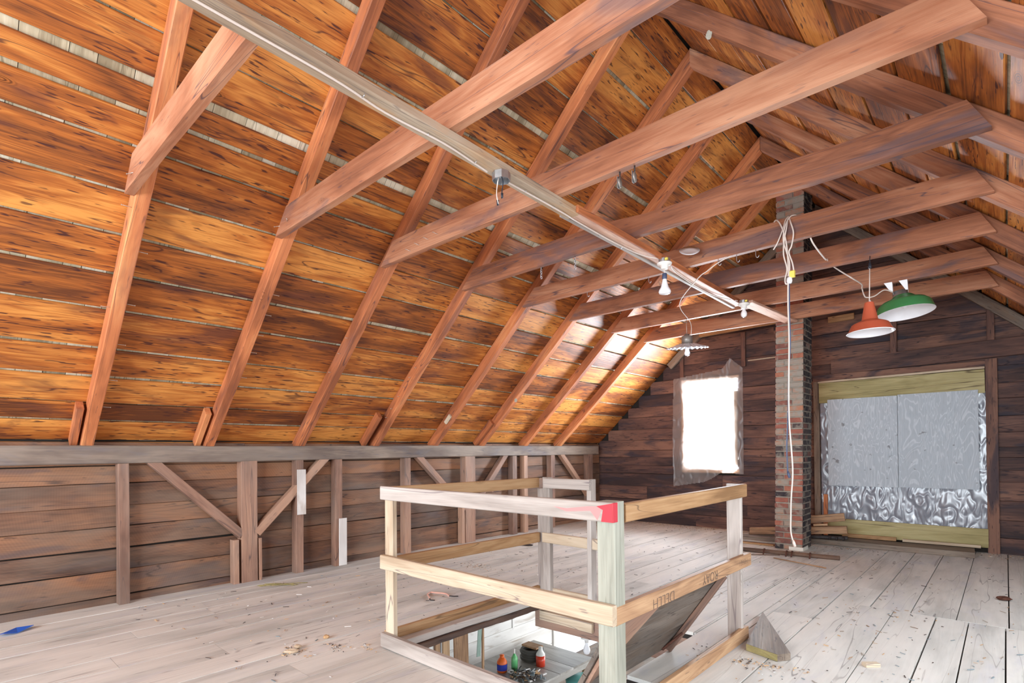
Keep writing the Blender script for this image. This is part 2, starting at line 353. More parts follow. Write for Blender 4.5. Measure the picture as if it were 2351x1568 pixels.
# ------------------------------------------------------------------ floor
def cutrects(r, holes):
    out = [r]
    for (hx0, hx1, hy0, hy1) in holes:
        nx = []
        for (x0, x1, y0, y1) in out:
            if x1 <= hx0 or x0 >= hx1 or y1 <= hy0 or y0 >= hy1: nx.append((x0, x1, y0, y1)); continue
            if x0 < hx0: nx.append((x0, hx0, y0, y1))
            if x1 > hx1: nx.append((hx1, x1, y0, y1))
            a, b = max(x0, hx0), min(x1, hx1)
            if y0 < hy0: nx.append((a, b, y0, hy0))
            if y1 > hy1: nx.append((a, b, hy1, y1))
        out = nx
    return [q for q in out if q[1] - q[0] > .004 and q[3] - q[2] > .01]
def build_floor():
    m = MB(5); r = m.r
    seams = [1.78, 1.45, 1.16, .87, .58, .29, 0.0, -.305, -.59, -.87, -1.148, -1.443, -1.72]
    while seams[-1] > -5.9: seams.append(seams[-1] - r.uniform(.21, .3))
    seams[-1] = -6.02
    near = [.38, .19, -.021, -.227, -.428, -.701, -.94]
    rects = []
    for a, b in zip(seams[:-1], seams[1:]):
        if b >= -.95 and a <= .3:
            rects.append((b, a, 5.44, YE)); continue
        ys = [YN, r.uniform(-3, -1), r.uniform(.6, 2.0), r.uniform(4.4, 6.2), YE]
        for y0, y1 in zip(ys[:-1], ys[1:]): rects.append((b, a, y0, y1))
    for a, b in zip(near[:-1], near[1:]):
        rects.append((b, a, YN, .8)); rects.append((b, a, .8, 5.438))
    for q in rects:
        for (x0, x1, y0, y1) in cutrects(q, HOLE):
            g = r.choice([.002, .003, .004, .006]); dz = r.uniform(-.002, .0)
            m.beam(((x0 + x1) / 2, y0 + .001, -.0125 + dz), ((x0 + x1) / 2, y1 - .001, -.0125 + dz), x1 - x0 - g * 2, .025, ch=.0008)
    fl = m.build('floor', 'floor', origin=(-2, 3, 0)); fl['kind'] = 'structure'
    m = MB(6)
    for (x0, x1, y0, y1) in cutrects((-6.02, 1.8, YN, YE), HOLE): m.box((x0, y0, -.06), (x1, y1, -.028), 1)
    m.build('subfloor', 'deck', fl)
    # joists that the stair opening cuts into
    for y in (1.4, 4.2, 5.1, 6.0, 6.9, 7.8):
        MB(int(y * 10)).box((-6, y - .04, -.26), (1.7, y + .04, -.06), 0).build('joist', 'darkplank', fl)
build_floor()

# ------------------------------------------------------------------ roof: sheathing boards, shingle skin behind the gaps
def roof_side(fn, gaps, name, seed, opening=None):
    m = MB(seed); r = m.r; sh = MB(seed + 1)
    root = None
    for i in range(len(gaps) - 1):
        s0, g0 = gaps[i]; s1, _ = gaps[i + 1]
        a, b = s0 + g0 / 2, s1 - gaps[i + 1][1] / 2
        ys = [YN]
        while ys[-1] < YE - 3.2:
            ny = ys[-1] + r.choice([2.9, 3.8, 4.8])
            ny = min(FY + [-.0, -1.9, -2.9, -3.9], key=lambda q: abs(q - ny)); ys.append(ny if ny > ys[-1] + 1 else ys[-1] + 2.9)
        ys[-1] = YE + .02 if YE - ys[-1] < 1.2 else ys[-1]
        if ys[-1] < YE: ys.append(YE + .02)
        spans = list(zip(ys[:-1], ys[1:]))
        if opening and s0 >= opening[0] - .01 and s1 <= opening[1] + .01:
            spans = [q for y0, y1 in spans for q in ((y0, min(y1, opening[2])), (max(y0, opening[3]), y1)) if q[1] - q[0] > .1]
        for y0, y1 in spans:
            d = RD + .011
            sk = r.uniform(-.006, .006)
            p0, p1 = fn((a + b) / 2 + sk, y0 + .002, d), fn((a + b) / 2 - sk, y1 - .002, d)
            m.beam(p0, p1, b - a, .021, up=fn(0, 0, 1) - fn(0, 0, 0), seg=max(2, int((y1 - y0) / .3)), jit=.0028, ch=.004)
        y = YN
        while y < YE:
            wd = r.uniform(.09, .26); dd = RD + .026 + r.uniform(0, .006)
            if not (opening and opening[0] - .2 < s0 < opening[1] + .2 and opening[2] - .1 < y < opening[3]): sh.beam(fn(s0 - .12, y + wd / 2, dd), fn(s0 + .13, y + wd / 2, dd + .006), wd - .003, .006, up=fn(0, 0, 1) - fn(0, 0, 0), ch=.001)
            y += wd
    c = m.build(name, 'sheath', origin=fn(2.5, 3, RD)); c['kind'] = 'structure'
    sh.build('shingles', 'shingle', c)
    d = MB(seed + 2)
    for a, b, y0, y1 in (((-.7, LEN + .16, YN - .2, YE + .3),) if not opening else ((-.7, opening[0], YN - .2, YE + .3), (opening[1], LEN + .16, YN - .2, YE + .3), (opening[0], opening[1], YN - .2, opening[2]), (opening[0], opening[1], opening[3], YE + .3))):
        d.beam(fn(a, (y0 + y1) / 2, RD + .06), fn(b, (y0 + y1) / 2, RD + .06), y1 - y0, .02, up=fn(0, 0, 1) - fn(0, 0, 0))
    d.build('roof_deck', 'deck', c)
gl = [(-.42, .02), (-.075, .035), (.183, .028), (.395, .02), (.685, .026), (.975, .028), (1.35, .024), (1.665, .03), (1.985, .022), (2.30, .02), (2.615, .02), (2.825, .028), (3.02, .06), (3.30, .012), (3.64, .014), (3.95, .045), (4.30, .014), (4.66, .02), (4.98, .012), (LEN + .1, .01)]
roof_side(LP, gl, 'ceiling', 21)
gr = [(-.42, .02), (-.1, .02), (.22, .02), (.54, .018), (.86, .022), (1.2, .02), (1.55, .02), (1.9, .024), (2.32, .03), (2.65, .032), (2.96, .026), (3.3, .022), (3.62, .026), (3.90, .03), (4.22, .022), (4.5, .012), (4.8, .01), (LEN + .1, .01)]
roof_side(RP, gr, 'ceiling', 41, (.22, 1.2, .3, 6.5))  # unseen part of the slope left open for the added roof fill

# ------------------------------------------------------------------ rafters and tie beams
ORD = ['first', 'second', 'third', 'fourth', 'fifth', 'sixth', 'seventh', 'eighth']
LRAFT = ['sloping rafter nearest the left edge of the photo, lit bright orange', 'sloping rafter second from the left, meeting the big tie beam that crosses the batten first',
         'third sloping rafter from the left, with no stub block beside its foot', 'fourth sloping rafter from the left, with a thin stub block beside its foot',
         'fifth sloping rafter from the left, holding a small pale wood block near its foot', 'sixth sloping rafter from the left, with a round pale spot on its side',
         'seventh sloping rafter from the left, dark brown with no stub block at its foot', 'last sloping rafter before the far gable wall, on the left roof slope']
rafL = []
for k, y in enumerate(FY):
    o = timber('rafter', 'rafter', LP(-.10, y, RD / 2), LP(LEN + RD / 2 * math.tan(AL) - .002, y, RD / 2), RW, RD, LRAFT[k], 'rafter', 'left slope rafters', up=nL, seed=100 + k, jit=.003, ch=.006, ends=((0, 0), (math.tan(AL), 0)))
    rafL.append(o)
rafR = []
RRAFT = [0, 0, 'topmost rafter of the right roof slope, cutting across the top right corner', 'right slope rafter second from the top, with a grey splat on its side', 'right slope rafter third from the top, meeting the ridge just above the long tie beam',
         'right slope rafter fourth from the top', 'right slope rafter fifth from the top, behind the lamp tie beams', 'lowest right slope rafter, ending in front of the chimney at the ridge']
for k, y in enumerate(FY):
    if k < 2: continue
    o = timber('rafter', 'tie', RP(-.10, y, RD / 2), RP(LEN + RD / 2 * math.tan(AL) - .002, y, RD / 2), RW, RD, RRAFT[k], 'rafter', 'right slope rafters', up=nR, seed=120 + k, jit=.003, ch=.005, ends=((0, 0), (math.tan(AL), 0)))
    rafR.append(o)
TIEL = ['short tie beam at top left, ending at the near batten', 'large reddish tie beam crossing behind the batten, leaving the photo at the top',
        'long tie beam under the ridge, its blunt end high at the top right', 'tie beam with a curved waney top edge, third of those with a visible right end counted from the top as second',
        'tie beam that the white cord bundle hangs over', 'tie beam holding the orange pendant lamp', 'tie beam holding the green lamp on white brackets', 'tie beam just in front of the brick chimney, lowest in the photo']
TIEL[3] = 'waney edged tie beam just above the one with the cord bundle'
ties = []
for k, y in enumerate(FY):
    yc = y - RW / 2 - .026
    zb, zt = 3.03, 3.215
    dx = (zt - zb) / SL
    xb0, xb1 = -4.17, (-.035 if k else -2.25)
    m = MB(140 + k); off = V((m.r.uniform(0, 50), m.r.uniform(0, 50), m.r.uniform(0, 50)))
    n = 14; vs = []; gs = []; ph = m.r.uniform(0, 6)
    for i in range(n + 1):
        q = i / n
        for (yy, top) in ((-.026, 0), (.026, 0), (.026, 1), (-.026, 1)):
            # left end follows the roof slope with a nicked tip, right end is a short plumb cut and a slope cut
            xl = xb0 + (dx * .95 if top else 0.0); xr = xb1 - (.10 if top else 0)
            x = xl + (xr - xl) * q
            wz = .004 * math.sin(ph + x * 2.3) + m.r.uniform(-.0015, .0015)
            z = (zt if top else zb) + wz
            if k == 3 and top: z -= .035 * math.exp(-((x + 1.9) / .35) ** 2) - .012 * math.exp(-((x + 1.2) / .3) ** 2)
            if k == 3 and not top and yy < 0: z += .03 * math.exp(-((x + 1.45) / .3) ** 2)
            vs.append((x, yc + yy, z)); gs.append(off + V((x, yy, z)))
    fs = [[i * 4 + j, i * 4 + (j + 1) % 4, (i + 1) * 4 + (j + 1) % 4, (i + 1) * 4 + j] for i in range(n) for j in range(4)] + [[3, 2, 1, 0], [n * 4, n * 4 + 1, n * 4 + 2, n * 4 + 3]]
    o = tag(m.add(vs, fs, gs).build('tie_beam', 'tie'), TIEL[k], 'beam', 'tie beams across the loft'); ties.append(o)
M['splat'] = plain('pale_grey_dropping', (176, 172, 158), .9, 0, .2, 60)
def spot(parent, c, rx, rz, nrm, name, mt, seed):
    r = random.Random(seed); m = MB(seed); n = V(nrm).normalized(); x = V((1, 0, 0)); z = n.cross(x).normalized(); c = V(c); k = 18
    ring = [c + (x * math.cos(6.2832 * i / k) * rx + z * math.sin(6.2832 * i / k) * rz) * (1 + r.uniform(-.15, .15)) + n * .001 for i in range(k)]
    m.add(ring + [c + n * .004], [[i, (i + 1) % k, k] for i in range(k)], None, .5, True); return m.build(name, mt, parent)
spot(rafL[5], (-5.152, FY[5] - RW / 2, 2.069), .028, .028, (0, -1, 0), 'pale_spot', 'splat', 1)
spot(rafR[1], (-1.554, FY[3] - RW / 2, 4.348), .022, .034, (0, -1, 0), 'splat', 'splat', 2)
# loose nails
for (k, s_, sd) in ((0, 2.26, -1), (0, 1.95, 1), (0, 1.5, 1), (0, 1.45, -1), (0, 1.12, 1), (0, .75, 1), (0, .45, 1), (1, 1.83, 1), (1, 1.4, 1), (1, 1.2, 1), (1, .9, 1), (1, 1.62, 1), (2, 1.5, -1), (2, 1.3, -1), (2, 1.05, -1), (3, 1.25, -1), (3, 1.1, -1), (3, .95, -1), (3, .8, -1), (3, .6, -1), (3, .45, -1)):
    nail(rafL[k], LP(s_, FY[k] + sd * RW / 2, .02 + .03 * (k > 1)), (.1, sd, -.05), .055 if k < 2 else .03)
for (x, z) in ((-3.72, 3.055), (-3.60, 3.075), (-3.48, 3.09), (-3.36, 3.10)): nail(ties[2], (x, FY[2] - .09, z), (-.55, -.8, .35), .05)
for (k, x, dx) in ((1, -4.08, -1), (1, -3.98, 1), (0, -3.95, -1)): nail(ties[k], (x, FY[k] - .09, 3.09), (dx, -.5, 0), .06)
# stub blocks beside four rafter feet, one pale block on the fifth rafter
for k, y, s1, lb in ((0, .912, .40, 'short stub block beside the first rafter foot from the left'), (1, 1.882, .40, 'short stub block beside the second rafter foot from the left'),
                     (3, 3.775, .46, 'thin greyish stub block beside the fourth rafter foot'), (5, 5.73, .44, 'thin greyish stub block beside the sixth rafter foot')):
    timber('stub_block', 'rafter', LP(-.05, y - .022, RD / 2 + .015), LP(s1, y - .022, RD / 2 + .015), .05, RD - .03, lb, 'block', 'stub blocks at the rafter feet', up=nL, seed=170 + k)
timber('wood_block', 'peach', LP(.42, FY[4] - RW / 2 - .018, .03), LP(.56, FY[4] - RW / 2 - .018, .03), .03, .05, 'small pale wood block nailed to the side of the fifth rafter', 'block', up=nL, seed=175, seg=1)
# gable-end rafters flush with the far wall
timber('gable_rafter', 'greyplank', LP(2.0, YE - .065, .05), LP(LEN - .02, YE - .065, .05), .06, .12, 'grey rafter lying against the far gable wall, left slope above the window', 'rafter', up=nL, seed=181, ends=((0, 0), (math.tan(AL), 0)))
timber('gable_rafter', 'greyplank', RP(1.0, YE - .065, .05), RP(LEN - .02, YE - .065, .05), .06, .12, 'grey rafter lying against the far gable wall, right slope above the boarded opening', 'rafter', up=nR, seed=182, ends=((0, 0), (math.tan(AL), 0)))

# ------------------------------------------------------------------ left knee wall
def boards_wall(name, mat, zs, seed, x, y0, y1):
    m = MB(seed); r = m.r
    for a, b in zip(zs[:-1], zs[1:]):
        yy = [y0, r.choice([1.244, 2.34]), r.choice([4.38, 5.5]), y1] if y1 > 6 else [y0, y1]
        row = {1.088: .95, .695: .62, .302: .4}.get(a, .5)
        for p, q in zip(yy[:-1], yy[1:]):
            dx = r.uniform(-.006, .004); t = r.uniform(-.006, .006)
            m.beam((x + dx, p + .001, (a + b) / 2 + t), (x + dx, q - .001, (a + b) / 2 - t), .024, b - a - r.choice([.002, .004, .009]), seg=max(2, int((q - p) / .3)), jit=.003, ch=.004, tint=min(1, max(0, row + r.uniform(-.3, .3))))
    return m.build(name, mat)
wl = boards_wall('wall_left', 'wall', [-.03, .069, .302, .498, .695, .882, 1.088, 1.25, 1.46], 51, -6.012, YN, YE); wl['kind'] = 'structure'
m = MB(52); m.box((-6.10, YN, -.1), (-6.045, YE, 1.6), 1); m.build('outer_siding', 'deck', wl)
# the plate
tag(MB(53).beam((-5.945, YN, 1.35), (-5.945, 8.93, 1.352), .135, .162, seg=24, jit=.004, ch=.008).build('wall_plate', 'plate'), 'long grey timber plate along the top of the left knee wall, under the rafter feet', 'beam')
XF = -5.885
def stud(y0, y1, z0, z1, dep, lb, mat='stud', cat='stud', grp='knee wall studs', seed=None, name='wall_stud'):
    return timber(name, mat, (XF - dep / 2, (y0 + y1) / 2, z0), (XF - dep / 2, (y0 + y1) / 2, z1), y1 - y0, dep, lb, cat, grp, up=(1, 0, 0), seed=seed)
PB = 1.268
stud(1.203, 1.285, 0, PB, .108, 'knee wall stud at far left, the only one left of the thick post', seed=60)
stud(2.846, 2.935, 0, PB, .108, 'knee wall stud carrying a whitish board on its upper half', seed=61)
stud(3.33, 3.42, 0, PB, .108, 'knee wall stud carrying a whitish board on its lower half', seed=62)
stud(4.33, 4.43, 0, PB, .108, 'knee wall stud seen just right of the pale front left railing post', seed=63)
stud(6.455, 6.56, 0, PB, .108, 'left one of two knee wall studs close together', seed=64)
stud(6.74, 6.83, 0, PB, .108, 'right one of two knee wall studs close together', seed=65)
stud(7.45, 7.56, 0, PB, .108, 'knee wall stud between the paired studs and the last brace', seed=66)
stud(8.60, 8.75, 0, PB, .115, 'knee wall corner stud under the far end of the plate', seed=67)
stud(2.262, 2.425, 0, 1.275, .125, 'thick square timber post on the left wall, with two braces meeting it', cat='post', grp=None, seed=68, name='timber_post')
stud(5.42, 5.62, 0, 1.275, .125, 'thick timber post further back on the left wall, behind the railing', cat='post', grp=None, seed=69, name='timber_post')
stud(2.182, 2.238, 0, .455, .10, 'narrow upright strip on the left side of the thick left post', cat='board', grp=None, seed=70, name='brace_strip')
stud(2.437, 2.468, 0, .445, .10, 'narrow upright strip on the right side of the thick left post', cat='board', grp=None, seed=71, name='brace_strip')
stud(5.35, 5.405, 0, .60, .10, 'narrow upright strip beside the post further back', cat='board', grp=None, seed=72, name='brace_strip')
timber('nailer_board', 'whitepaint', (XF + .009, 2.905, .655), (XF + .009, 2.905, 1.162), .10, .018, 'whitish board nailed to the upper half of a stud', 'board', up=(1, 0, 0), seed=73)
timber('nailer_board', 'whitepaint', (XF + .009, 3.42, .003), (XF + .009, 3.42, .563), .10, .018, 'whitish board nailed to the lower half of a stud', 'board', up=(1, 0, 0), seed=74)
def brace(a, b, lb, seed):
    timber('wall_brace', 'stud', (XF - .045, a[0], a[1]), (XF - .045, b[0], b[1]), .085, .085, lb, 'brace', 'diagonal knee wall braces', up=(1, 0, 0), seed=seed)
brace((1.46, 1.30), (2.27, .50), 'diagonal brace running down right to the thick left post', 75)
brace((3.22, 1.30), (2.42, .50), 'diagonal brace running up right from the thick left post', 76)
brace((4.57, 1.30), (5.43, .50), 'diagonal brace running down right to the post further back', 77)
brace((6.33, 1.30), (5.60, .50), 'diagonal brace rising right from the post further back', 78)
brace((7.76, 1.30), (8.62, .50), 'diagonal brace running down right to the far corner stud', 79)

# ------------------------------------------------------------------ far gable wall
WIN = (-4.23, -3.28, .99, 2.56); DOOR = (-2.06, -.19, .06, 2.33)
def gable():
    m = MB(81); r = m.r
    zs = [-.02, .20, .42, .66, .90, 1.05, 1.21, 1.34, 1.53, 1.73, 1.95, 2.14, 2.36, 2.6, 2.84, 3.05, 3.28, 3.5, 3.72, 3.95, 4.2, 4.45, 4.7, 5.0]
    for a, b in zip(zs[:-1], zs[1:]):
        zm = (a + b) / 2; dd = max(0, (zm - PZ) / SL); x0, x1 = -6.0 + dd, 1.76 - dd
        x0 = max(x0, -6.0); segs = [(x0, x1)]
        for (h0, h1, hz0, hz1) in (WIN, DOOR):
            if b > hz0 + .02 and a < hz1 - .02:
                ns = []
                for p, q in segs:
                    if h0 > p and h1 < q: ns += [(p, h0), (h1, q)]
                    else: ns.append((p, q))
                segs = ns
        for p, q in segs:
            if q - p > 3:
                c = r.uniform(p + 1, q - 1); parts = [(p, c), (c, q)]
            else: parts = [(p, q)]
            for u, v in parts:
                dy = r.uniform(-.004, .006); t = r.uniform(-.004, .004)
                m.beam((u + .001, YE + .013 + dy, zm + t), (v - .001, YE + .013 + dy, zm - t), .024, b - a - r.choice([.001, .002, .004]), seg=max(2, int((v - u) / .4)), jit=.0025, ch=.004)
    g = m.build('wall_far', 'end', origin=(-2.1, YE, 0)); g['kind'] = 'structure'
    o = MB(82)
    for (x0, x1, z0, z1) in ((-6.2, WIN[0], -.1, 5.2), (WIN[1], DOOR[0], -.1, 5.2), (DOOR[1], 1.9, -.1, 5.2), (WIN[0], WIN[1], -.1, WIN[2]), (WIN[0], WIN[1], WIN[3], 5.2), (DOOR[0], DOOR[1], DOOR[3], 5.2), (DOOR[0], DOOR[1], -.1, DOOR[2])):
        o.box((x0, YE + .045, z0), (x1, YE + .07, z1), 0)
    o.build('outer_siding', 'deck', g)
    return g
gable()
# boards that stand proud of the gable
timber('header_beam', 'end', (-1.90, YE - .03, 2.545), (.22, YE - .03, 2.585), .05, .22, 'wide dark board across the gable just above the boarded opening', 'beam', seed=83, tint=.75)
for x, z0, z1, lb in ((-1.135, 2.66, 3.75, 'short dark stud on the gable behind the orange lamp'), (-.13, 2.69, 3.12, 'short dark stud on the gable at the right under the gable rafter')):
    timber('gable_stud', 'end', (x, YE - .03, z0), (x, YE - .03, z1), .075, .05, lb, 'stud', up=(0, 1, 0), seed=int(84 + x), tint=.55)
for x, z0, z1, lb in ((-3.165, 2.70, 3.26, 'dark upright stud on the gable right of the window top'), (-4.235, 2.62, 3.2, 'dark upright stud on the gable left above the window')):
    timber('gable_stud', 'end', (x, YE - .02, z0), (x, YE - .02, z1), .07, .04, lb, 'stud', up=(0, 1, 0), seed=int(94 + x), tint=.6)
timber('gable_board', 'gold', (-3.86, YE - .125, 3.31), (-2.33, YE - .125, 3.345), .05, .085, 'clean golden board running above the window to the chimney', 'board', seed=88)
timber('ledge_strip', 'greytan', (-3.10, YE - .012, 2.785), (-2.36, YE - .012, 2.80), .02, .022, 'thin pale strip on the gable left of the chimney', 'board', seed=89)
timber('wood_block', 'gold', (-1.93, YE - .03, 3.245), (-1.60, YE - .03, 3.255), .04, .09, 'short golden block on the gable just right of the chimney', 'block', seed=90)

# window in the far gable
def window():
    w0, w1, z0, z1 = WIN
    root = empty('window_1', ((w0 + w1) / 2, YE, z0)); root['kind'] = 'structure'
    MB(1).box((w0 - .02, YE - .035, z0 - .03), (w0 + .045, YE + .06, z1), 2).build('jamb', 'gold', root)
    MB(2).box((w1 - .055, YE - .035, z0 + .06), (w1 + .0, YE + .06, z1 - .25), 2).build('jamb', 'peach', root)
    MB(3).box((w0 - .02, YE - .03, z1 - .05), (w1 + .03, YE + .06, z1 + .01), 0).build('head', 'peach', root)
    MB(4).box((w0 - .02, YE - .03, z0 - .05), (w1 + .03, YE + .06, z0 + .015), 0).build('sill', 'brownrail', root)
    m = MB(5)
    for a, b in (((w0 + .045, z0 + .01), (w0 + .09, z1 - .05)), ((w1 - .09, z0 + .01), (w1 - .045, z1 - .05))): m.box((a[0], YE + .02, a[1]), (b[0], YE + .055, b[1]), 2)
    for a, b in (((w0 + .05, z0 + .01), (w1 - .05, z0 + .06)), ((w0 + .05, z1 - .10), (w1 - .05, z1 - .05))): m.box((a[0], YE + .02, a[1]), (b[0], YE + .055, b[1]), 0)
    m.build('sash', 'whitepaint', root)
    M['glass'] = film('window_glass', .93, (240, 244, 250), .03, .8)
    MB(6).box((w0 + .08, YE + .036, z0 + .05), (w1 - .08, YE + .04, z1 - .09), 0).build('pane', 'glass', root)
window()
def sheet(name, mat, outline, y, amp, seed, nx=110, nz=180, freq=6, bias=None, zk=.6):
    """wrinkled film: a grid clipped by an outline polygon in the plane of the gable"""
    from mathutils import noise as N
    def inside(x, z):
        c = False; n = len(outline)
        for i in range(n):
            (x1, z1), (x2, z2) = outline[i], outline[i - 1]
            if (z1 > z) != (z2 > z) and x < (x2 - x1) * (z - z1) / (z2 - z1) + x1: c = not c
        return c
    xs = [p[0] for p in outline]; zs = [p[1] for p in outline]; x0, x1, z0, z1 = min(xs), max(xs), min(zs), max(zs)
    idx = {}; vs = []; fs = []
    def vert(i, j):
        if (i, j) not in idx:
            x = x0 + (x1 - x0) * i / nx; z = z0 + (z1 - z0) * j / nz
            p = V((x * freq, z * freq * zk, seed)); h = N.noise(p * .45) * 1.3 + .5 * N.noise(p) + .45 * (1 - abs(N.noise(p * 1.4 + V((5, 0, 2)))) * 3) ** 2
            k = bias(x, z) if bias else 1
            idx[(i, j)] = len(vs); vs.append((x, y - abs(h) * amp * k - .002, z))
        return idx[(i, j)]
    for i in range(nx):
        for j in range(nz):
            if inside(x0 + (x1 - x0) * (i + .5) / nx, z0 + (z1 - z0) * (j + .5) / nz): fs.append([vert(i, j), vert(i + 1, j), vert(i + 1, j + 1), vert(i, j + 1)])
    m = MB(seed); m.add(vs, fs, None, .5, True)
    return m.build(name, mat)
tag(sheet('plastic_film', 'film', [(-4.385, 2.60), (-3.62, 2.68), (-3.50, 2.70), (-3.38, 2.86), (-3.27, 2.76), (-3.175, 2.68), (-3.18, .93), (-3.55, .95), (-3.72, .84), (-3.85, .78), (-4.40, .69), (-4.41, 1.5)], YE - .042, .022, 3, bias=lambda x, z: .25 if (-4.15 < x < -3.34 and 1.05 < z < 2.45) else 1), 'torn cloudy plastic film stapled over the small window', 'plastic sheet')

# boarded opening in the far gable
def door():
    x0, x1, z0, z1 = DOOR
    root = empty('door_1', ((x0 + x1) / 2, YE, 0)); root['kind'] = 'structure'
    MB(11).box((-.185, YE - .05, -.0), (-.07, YE - .003, 2.455), 2, tint=.8).build('jamb', 'end', root)
    MB(12).box((-2.145, YE - .04, 0), (-2.065, YE - .003, 2.40), 2, tint=.6).build('jamb', 'greyplank', root)
    MB(13).box((-2.14, YE - .045, 2.345), (-.185, YE - .003, 2.44), 0, tint=.85).build('head_trim', 'end', root)
    m = MB(14); x = x0 - .12
    while x < x1 + .2:
        wd = m.r.uniform(.15, .24); m.box((x, YE + .10, 0), (x + wd - m.r.choice([.003, .004, .006, .022]), YE + .125, z1 + .05), 2); x += wd
    m.build('outer_boards', 'greyplank', root)
    m = MB(15); m.box((x0 - .04, YE + .07, .55), (x1 + .04, YE + .098, .70), 0); m.box((x0 - .04, YE + .07, 1.9), (x1 + .04, YE + .098, 2.05), 0); m.build('outer_rail', 'greyplank', root)
door()
def ply(name, x0, x1, z0, z1, y, lb, seed):
    m = MB(seed); o = m.r.uniform(0, 40)
    vs = [(x0, y, z0), (x1, y, z0), (x1, y, z1), (x0, y, z1), (x0, y + .012, z0), (x1, y + .012, z0), (x1, y + .012, z1), (x0, y + .012, z1)]
    gs = [V((p[2] + o, p[0] + o, 0)) for p in vs]
    m.add(vs, [[0, 1, 2, 3], [5, 4, 7, 6], [4, 0, 3, 7], [1, 5, 6, 2], [3, 2, 6, 7], [4, 5, 1, 0]], gs)
    return tag(m.build(name, 'ply'), lb, 'plywood', 'plywood sheets over the opening')
ply('plywood_sheet', -1.945, -1.100, .795, 2.06, YE - .09, 'left one of two grey plywood sheets covering the opening', 16)
ply('plywood_sheet', -1.094, -.255, .80, 2.07, YE - .093, 'right one of two grey plywood sheets covering the opening', 17)
timber('treated_board', 'olive', (-2.06, YE - .058, 2.165), (-.19, YE - .058, 2.18), .03, .30, 'wide olive treated board across the top of the opening', 'board', seed=18, seg=4)
timber('ledger_strip', 'peach', (-2.07, YE - .06, 2.328), (-.19, YE - .06, 2.345), .05, .028, 'thin pale strip along the top of the olive board', 'board', seed=19, seg=4)
tag(sheet('plastic_sheet', 'crumple', [(-2.05, .30), (-.18, .28), (-.17, 2.05), (-2.05, 2.02)], YE - .02, .024, 8, 190, 130, 9, zk=.45), 'crumpled clear plastic sheet behind the grey plywood', 'plastic sheet')
timber('treated_board', 'olive', (-2.0, YE - .075, .20), (-.178, YE - .075, .19), .035, .235, 'wide olive treated board across the bottom of the opening', 'board', seed=20, seg=4)
timber('floor_plank', 'greyplank', (-2.9, 8.64, .035), (-.30, 8.75, .035), .36, .07, 'thick grey plank lying on the floor in front of the opening, behind the chimney', 'plank', seed=22)
timber('wood_strip', 'gold', (-1.75, 8.93, .098), (-1.12, 8.96, .098), .05, .05, 'thin orange strip lying along the olive bottom board, nearer the chimney', 'board', seed=23)
timber('wood_strip', 'peach', (-1.05, 8.97, .09), (-.25, 9.0, .09), .05, .035, 'thin pale strip lying along the olive bottom board, nearer the right jamb', 'board', seed=24)
for a, b, wd, h, lb, sd in (((-2.45, 8.50, .275), (-1.66, 8.62, .395), .09, .105, 'upper one of two short timbers stacked behind the chimney', 25), ((-2.86, 8.44, .115), (-1.62, 8.56, .225), .09, .10, 'lower one of two short timbers stacked behind the chimney, with a round hole', 26)):
    o = timber('timber_offcut', 'brownrail', a, b, wd, h, lb, 'timber', 'timbers stacked behind the chimney', seed=sd)
    if sd == 26:
        MB(1).lathe((-2.775, 8.404, .122), [(.0, 0), (.02, 0), (.021, -.003)], 16, (0, -1, .0)).build('bolt_hole', 'black', o)
m = MB(27); m.beam((-2.2, 8.44, .10), (-1.60, 8.48, .125), .05, .045, ch=.01)
for x in (-1.8, -1.72, -1.64): m.tube([(x, 8.41, .09), (x, 8.41, .14)], .012, 8)
tag(m.build('iron_bracket', 'darkiron'), 'dark iron bracket poking out under the stacked timbers', 'bracket')
timber('wood_wedge', 'brownrail', (-2.02, 8.5, .262), (-1.85, 8.53, .282), .05, .03, 'small brown wedge between the two stacked timbers', 'wedge', seed=28)
timber('upright_offcut', 'rafter', (-1.99, 9.05, .06), (-1.99, 9.09, .66), .055, .03, 'small red brown stick standing at the left edge of the opening', 'stick', up=(0, 1, 0), seed=29)

